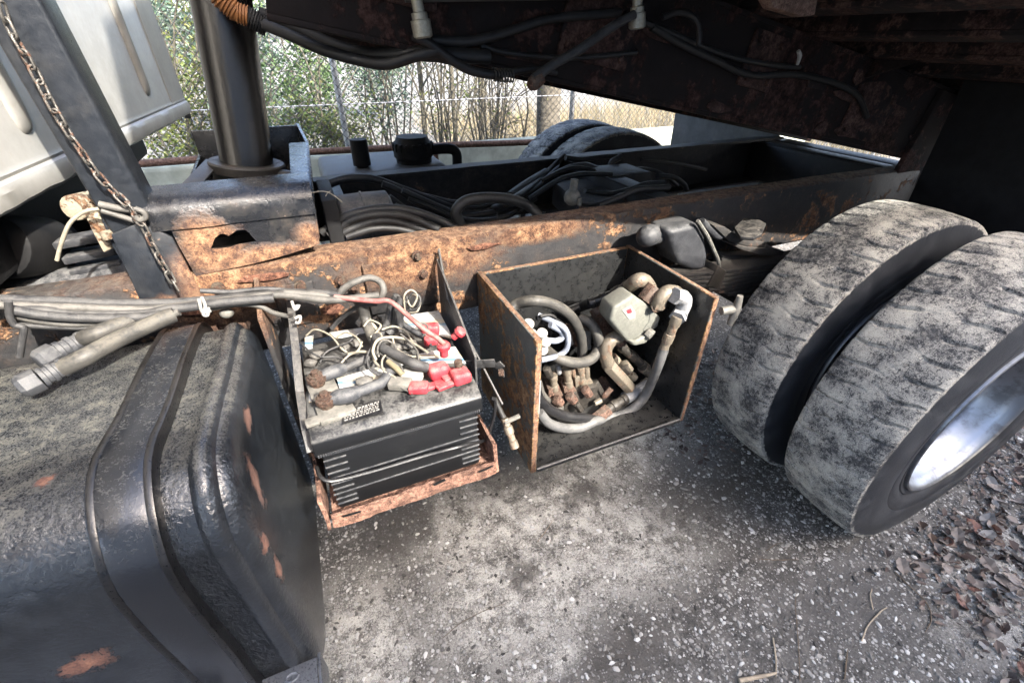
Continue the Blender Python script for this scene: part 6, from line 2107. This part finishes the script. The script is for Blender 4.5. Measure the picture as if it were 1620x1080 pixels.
t.tube([(-0.012, 1.200, 1.181), (0.015, 1.200, 1.183), (0.033, 1.200, 1.178), (0.050, 1.200, 1.163), (0.060, 1.200, 1.151)], 0.0016, n=5, sm=5)
t.tube([(0.024, 1.200, 1.170), (0.031, 1.200, 1.178), (0.038, 1.200, 1.181)], 0.0012, n=5, sm=3)
t.obj('strand', 'wire_white', lw)

# ------------------------------------------------------------------ loose things on the ground
def rock_mesh(bb, p, r, rng):
    ax = rng.uniform(0, 6.28)
    e = Vector((math.cos(ax), math.sin(ax), 0))
    f = Vector((-e.y, e.x, 0))
    a, c, h = r * rng.uniform(0.9, 1.5), r * rng.uniform(0.55, 0.95), r * rng.uniform(0.35, 0.75)
    n = 6
    vs = []
    for k in range(n):
        t = 6.283 * k / n + rng.uniform(-0.3, 0.3)
        q = rng.uniform(0.8, 1.15)
        vs.append(p + e * (a * math.cos(t) * q) + f * (c * math.sin(t) * q) - Vector((0, 0, 0.001)))
    for k in range(n):
        vs.append(p + (vs[k] - p) * rng.uniform(0.5, 0.75) + Vector((0, 0, h)))
    bb.add(vs, [(k, (k + 1) % n, (k + 1) % n + n, k + n) for k in range(n)] + [tuple(range(n, 2 * n))])


rng = random.Random(3)
b = B()
made = 0
while made < 26000:
    x, y = rng.uniform(-0.35, 2.9), rng.uniform(-0.5, 1.5)
    dens = 0.55 + 0.45 * max(0.0, min(1.0, (0.85 - y) / 0.6))
    dens *= 0.45 + 0.9 * max(0.0, mnoise.noise(Vector((x * 3, y * 3, 0))) + 0.3)
    if rng.random() > dens:
        continue
    r = 0.0018 + 0.0080 * rng.random() ** 3.4
    rock_mesh(b, Vector((x, y, 0.0)), r, rng)
    made += 1
tag(b.obj('gravel', 'pebble', smooth=0), 'pale loose gravel strewn over the dark asphalt', 'gravel', kind='stuff')
for k, (p, r, lab) in enumerate((((1.092, 0.822, 0.000), 0.014, 'pale flat stone lying between toolbox and tyres'), ((0.131, 1.134, 0.000), 0.010, 'pale chip of stone below the battery tray'), ((1.306, 0.152, 0.000), 0.011, 'largest white stone in the gravel by the curved twig'),
                                 ((1.240, 0.450, 0.000), 0.009, 'grey stone in front of the outer tyre foot'), ((0.803, 0.290, 0.000), 0.009, 'white oval stone near the lower picture edge'))):
    t = B()
    rock_mesh(t, Vector(p), r, rng)
    tag(t.obj('stone', 'pebble', bevel=0.002), lab, 'stone', 'single stones')


def leaf_mesh(rng, L):
    bb = B()
    curl = rng.uniform(0.15, 0.5)
    rows = 5
    vs = []
    for i in range(rows + 1):
        t = i / rows
        w_ = L * 0.33 * math.sin(math.pi * min(1.0, t * 0.92 + 0.06)) ** 0.8 * rng.uniform(0.8, 1.15)
        z = L * curl * (t - 0.5) ** 2
        for s in (-1, 0, 1):
            vs.append((s * w_, (t - 0.5) * L, z + abs(s) * L * 0.12 * rng.uniform(0.3, 1.3)))
    fs = []
    for i in range(rows):
        for j in range(2):
            q = i * 3 + j
            fs.append((q, q + 1, q + 4, q + 3))
    bb.add(vs, fs)
    return bb


LM = ['leaf_dead', 'leaf_dead', 'leaf_dead', 'leaf_dead', 'leaf_red', 'leaf_pale']
protos = []
for k in range(12):
    bb = leaf_mesh(rng, 1.0)
    me = bpy.data.meshes.new('leaf')
    me.from_pydata([tuple(v) for v in bb.v], [], bb.f)
    me.materials.append(MATS[LM[k % 6]])
    protos.append((me, LM[k % 6]))
GR = {'leaf_dead': 'brown dead leaf in the litter beside the outer wheel', 'leaf_red': 'reddish brown dead leaf in the litter beside the outer wheel', 'leaf_pale': 'pale bleached leaf in the litter beside the outer wheel'}
cnt = 0
while cnt < 296:
    x, y = rng.uniform(1.45, 3.1), rng.uniform(-0.35, 0.32)
    # the litter lies right of a slanting line
    if x - 1.62 < (0.02 - y) * -0.2 - 0.1 + rng.gauss(0, 0.12):
        continue
    if x < 2.15 and y > 0.27:
        continue
    me, kind_ = rng.choice(protos)
    o = bpy.data.objects.new('dead_leaf', me)
    COL.objects.link(o)
    s = rng.uniform(0.026, 0.075)
    o.location = (x, y, 0.004 + rng.random() * 0.014)
    o.rotation_euler = (rng.gauss(0, 0.35), rng.gauss(0, 0.35), rng.uniform(0, 6.28))
    o.scale = (s, s, s)
    tag(o, GR[kind_], 'leaf', 'dead leaves beside the wheel ' + kind_.split('_')[1])
    cnt += 1
# crumbled leaf mass under them
b = B()
for k in range(5000):
    x, y = rng.uniform(1.42, 3.6), rng.uniform(-0.6, 0.42)
    if x - 1.62 < (0.02 - y) * -0.2 - 0.05 + rng.gauss(0, 0.10):
        continue
    if x < 2.15 and y > 0.30:
        continue
    p = Vector((x, y, 0.002 + rng.random() * 0.008))
    u = Vector((rng.uniform(-1, 1), rng.uniform(-1, 1), rng.gauss(0, 0.35))).normalized()
    w_ = u.cross(Vector((0, 0, 1))).normalized() + Vector((0, 0, rng.gauss(0, 0.3)))
    L = rng.uniform(0.012, 0.040)
    zz = Vector((0, 0, L * rng.uniform(0.1, 0.35)))
    b.add([p, p + u * L * rng.uniform(0.2, 0.4) + w_ * L * rng.uniform(0.2, 0.4) + zz, p + u * L * rng.uniform(0.6, 0.8) + w_ * L * rng.uniform(0.1, 0.35) + zz * 0.7, p + u * L + zz * 0.3, p + u * L * rng.uniform(0.5, 0.8) - w_ * L * rng.uniform(0.1, 0.35) + zz * rng.uniform(0, 1), p + u * L * rng.uniform(0.2, 0.4) - w_ * L * rng.uniform(0.1, 0.3) + zz * 0.5, p + u * L * 0.5], [(0, 6, 1), (1, 6, 2), (2, 6, 3), (3, 6, 4), (4, 6, 5), (5, 6, 0)])
for k in range(700):
    x, y = rng.uniform(1.2, 2.3), rng.uniform(0.85, 1.5)
    p = Vector((x, y, 0.002 + rng.random() * 0.01))
    u = Vector((rng.uniform(-1, 1), rng.uniform(-1, 1), rng.gauss(0, 0.35))).normalized()
    w_ = u.cross(Vector((0, 0, 1))).normalized()
    L = rng.uniform(0.015, 0.04)
    b.add([p, p + u * L * 0.5 + w_ * L * 0.35, p + u * L, p + u * L * 0.4 - w_ * L * 0.3], [(0, 1, 2, 3)])
tag(b.obj('leaf_litter', 'leaf_dead', smooth=0), 'crumbled brown leaf litter beside the outer wheel', 'leaf litter', kind='stuff')

for lab, pts, r, m_ in (('curved pale twig in the gravel below the tyres', [(1.209, 0.142, 0.000), (1.270, 0.163, 0.000), (1.347, 0.174, 0.000), (1.377, 0.173, 0.000)], 0.0022, 'twig_pale'), ('thin twig joining the curved pale one', [(1.331, 0.187, 0.000), (1.363, 0.216, 0.000), (1.393, 0.231, 0.000)], 0.002, 'twig_pale'),
                        ('long dark twig near the leaf litter', [(1.523, 0.237, 0.000), (1.516, 0.182, 0.000), (1.509, 0.131, 0.000), (1.469, 0.097, 0.000), (1.413, 0.082, 0.000)], 0.0018, 'twig'), ('pale stick standing at the lower picture edge', [(0.972, 0.254, 0.000), (0.937, 0.214, 0.000), (0.896, 0.178, 0.000)], 0.0026, 'twig_pale'),
                        ('thick pale stick end at the lower picture edge', [(0.792, 0.213, 0.000), (0.852, 0.197, 0.000), (0.902, 0.185, 0.000)], 0.006, 'twig_pale'), ('straight thin straw running up from the lower picture edge', [(0.948, 0.142, 0.000), (1.027, 0.211, 0.000), (1.115, 0.291, 0.000), (1.151, 0.318, 0.000)], 0.0012, 'twig'),
                        ('thin straw lying below the toolbox', [(0.459, 0.813, 0.000), (0.502, 0.837, 0.000), (0.556, 0.871, 0.000)], 0.0014, 'twig_pale'), ('thin forked straw in front of the outer tyre', [(1.136, 0.452, 0.000), (1.194, 0.424, 0.000), (1.259, 0.397, 0.000)], 0.0014, 'twig'),
                        ('short dark twig right of the pale stick', [(1.069, 0.098, 0.000), (1.111, 0.122, 0.000), (1.149, 0.144, 0.000)], 0.002, 'twig'), ('fine straw beside the thin forked one', [(1.185, 0.464, 0.000), (1.232, 0.469, 0.000), (1.271, 0.463, 0.000)], 0.0012, 'twig'),
                        ('curved fine straw left of the pale twig', [(0.061, 0.647, 0.000), (0.127, 0.666, 0.000), (0.211, 0.670, 0.000), (0.274, 0.664, 0.000)], 0.001, 'twig')):
    t = B()
    t.tube([(p[0], p[1], 0.003 + r) for p in pts], [r] * (len(pts) - 1) + [r * 0.6], n=6, sm=4)
    t.jitter(0.0012, 60)
    tag(t.obj('twig', m_, smooth=1.2), lab, 'twig', 'twigs on the asphalt')
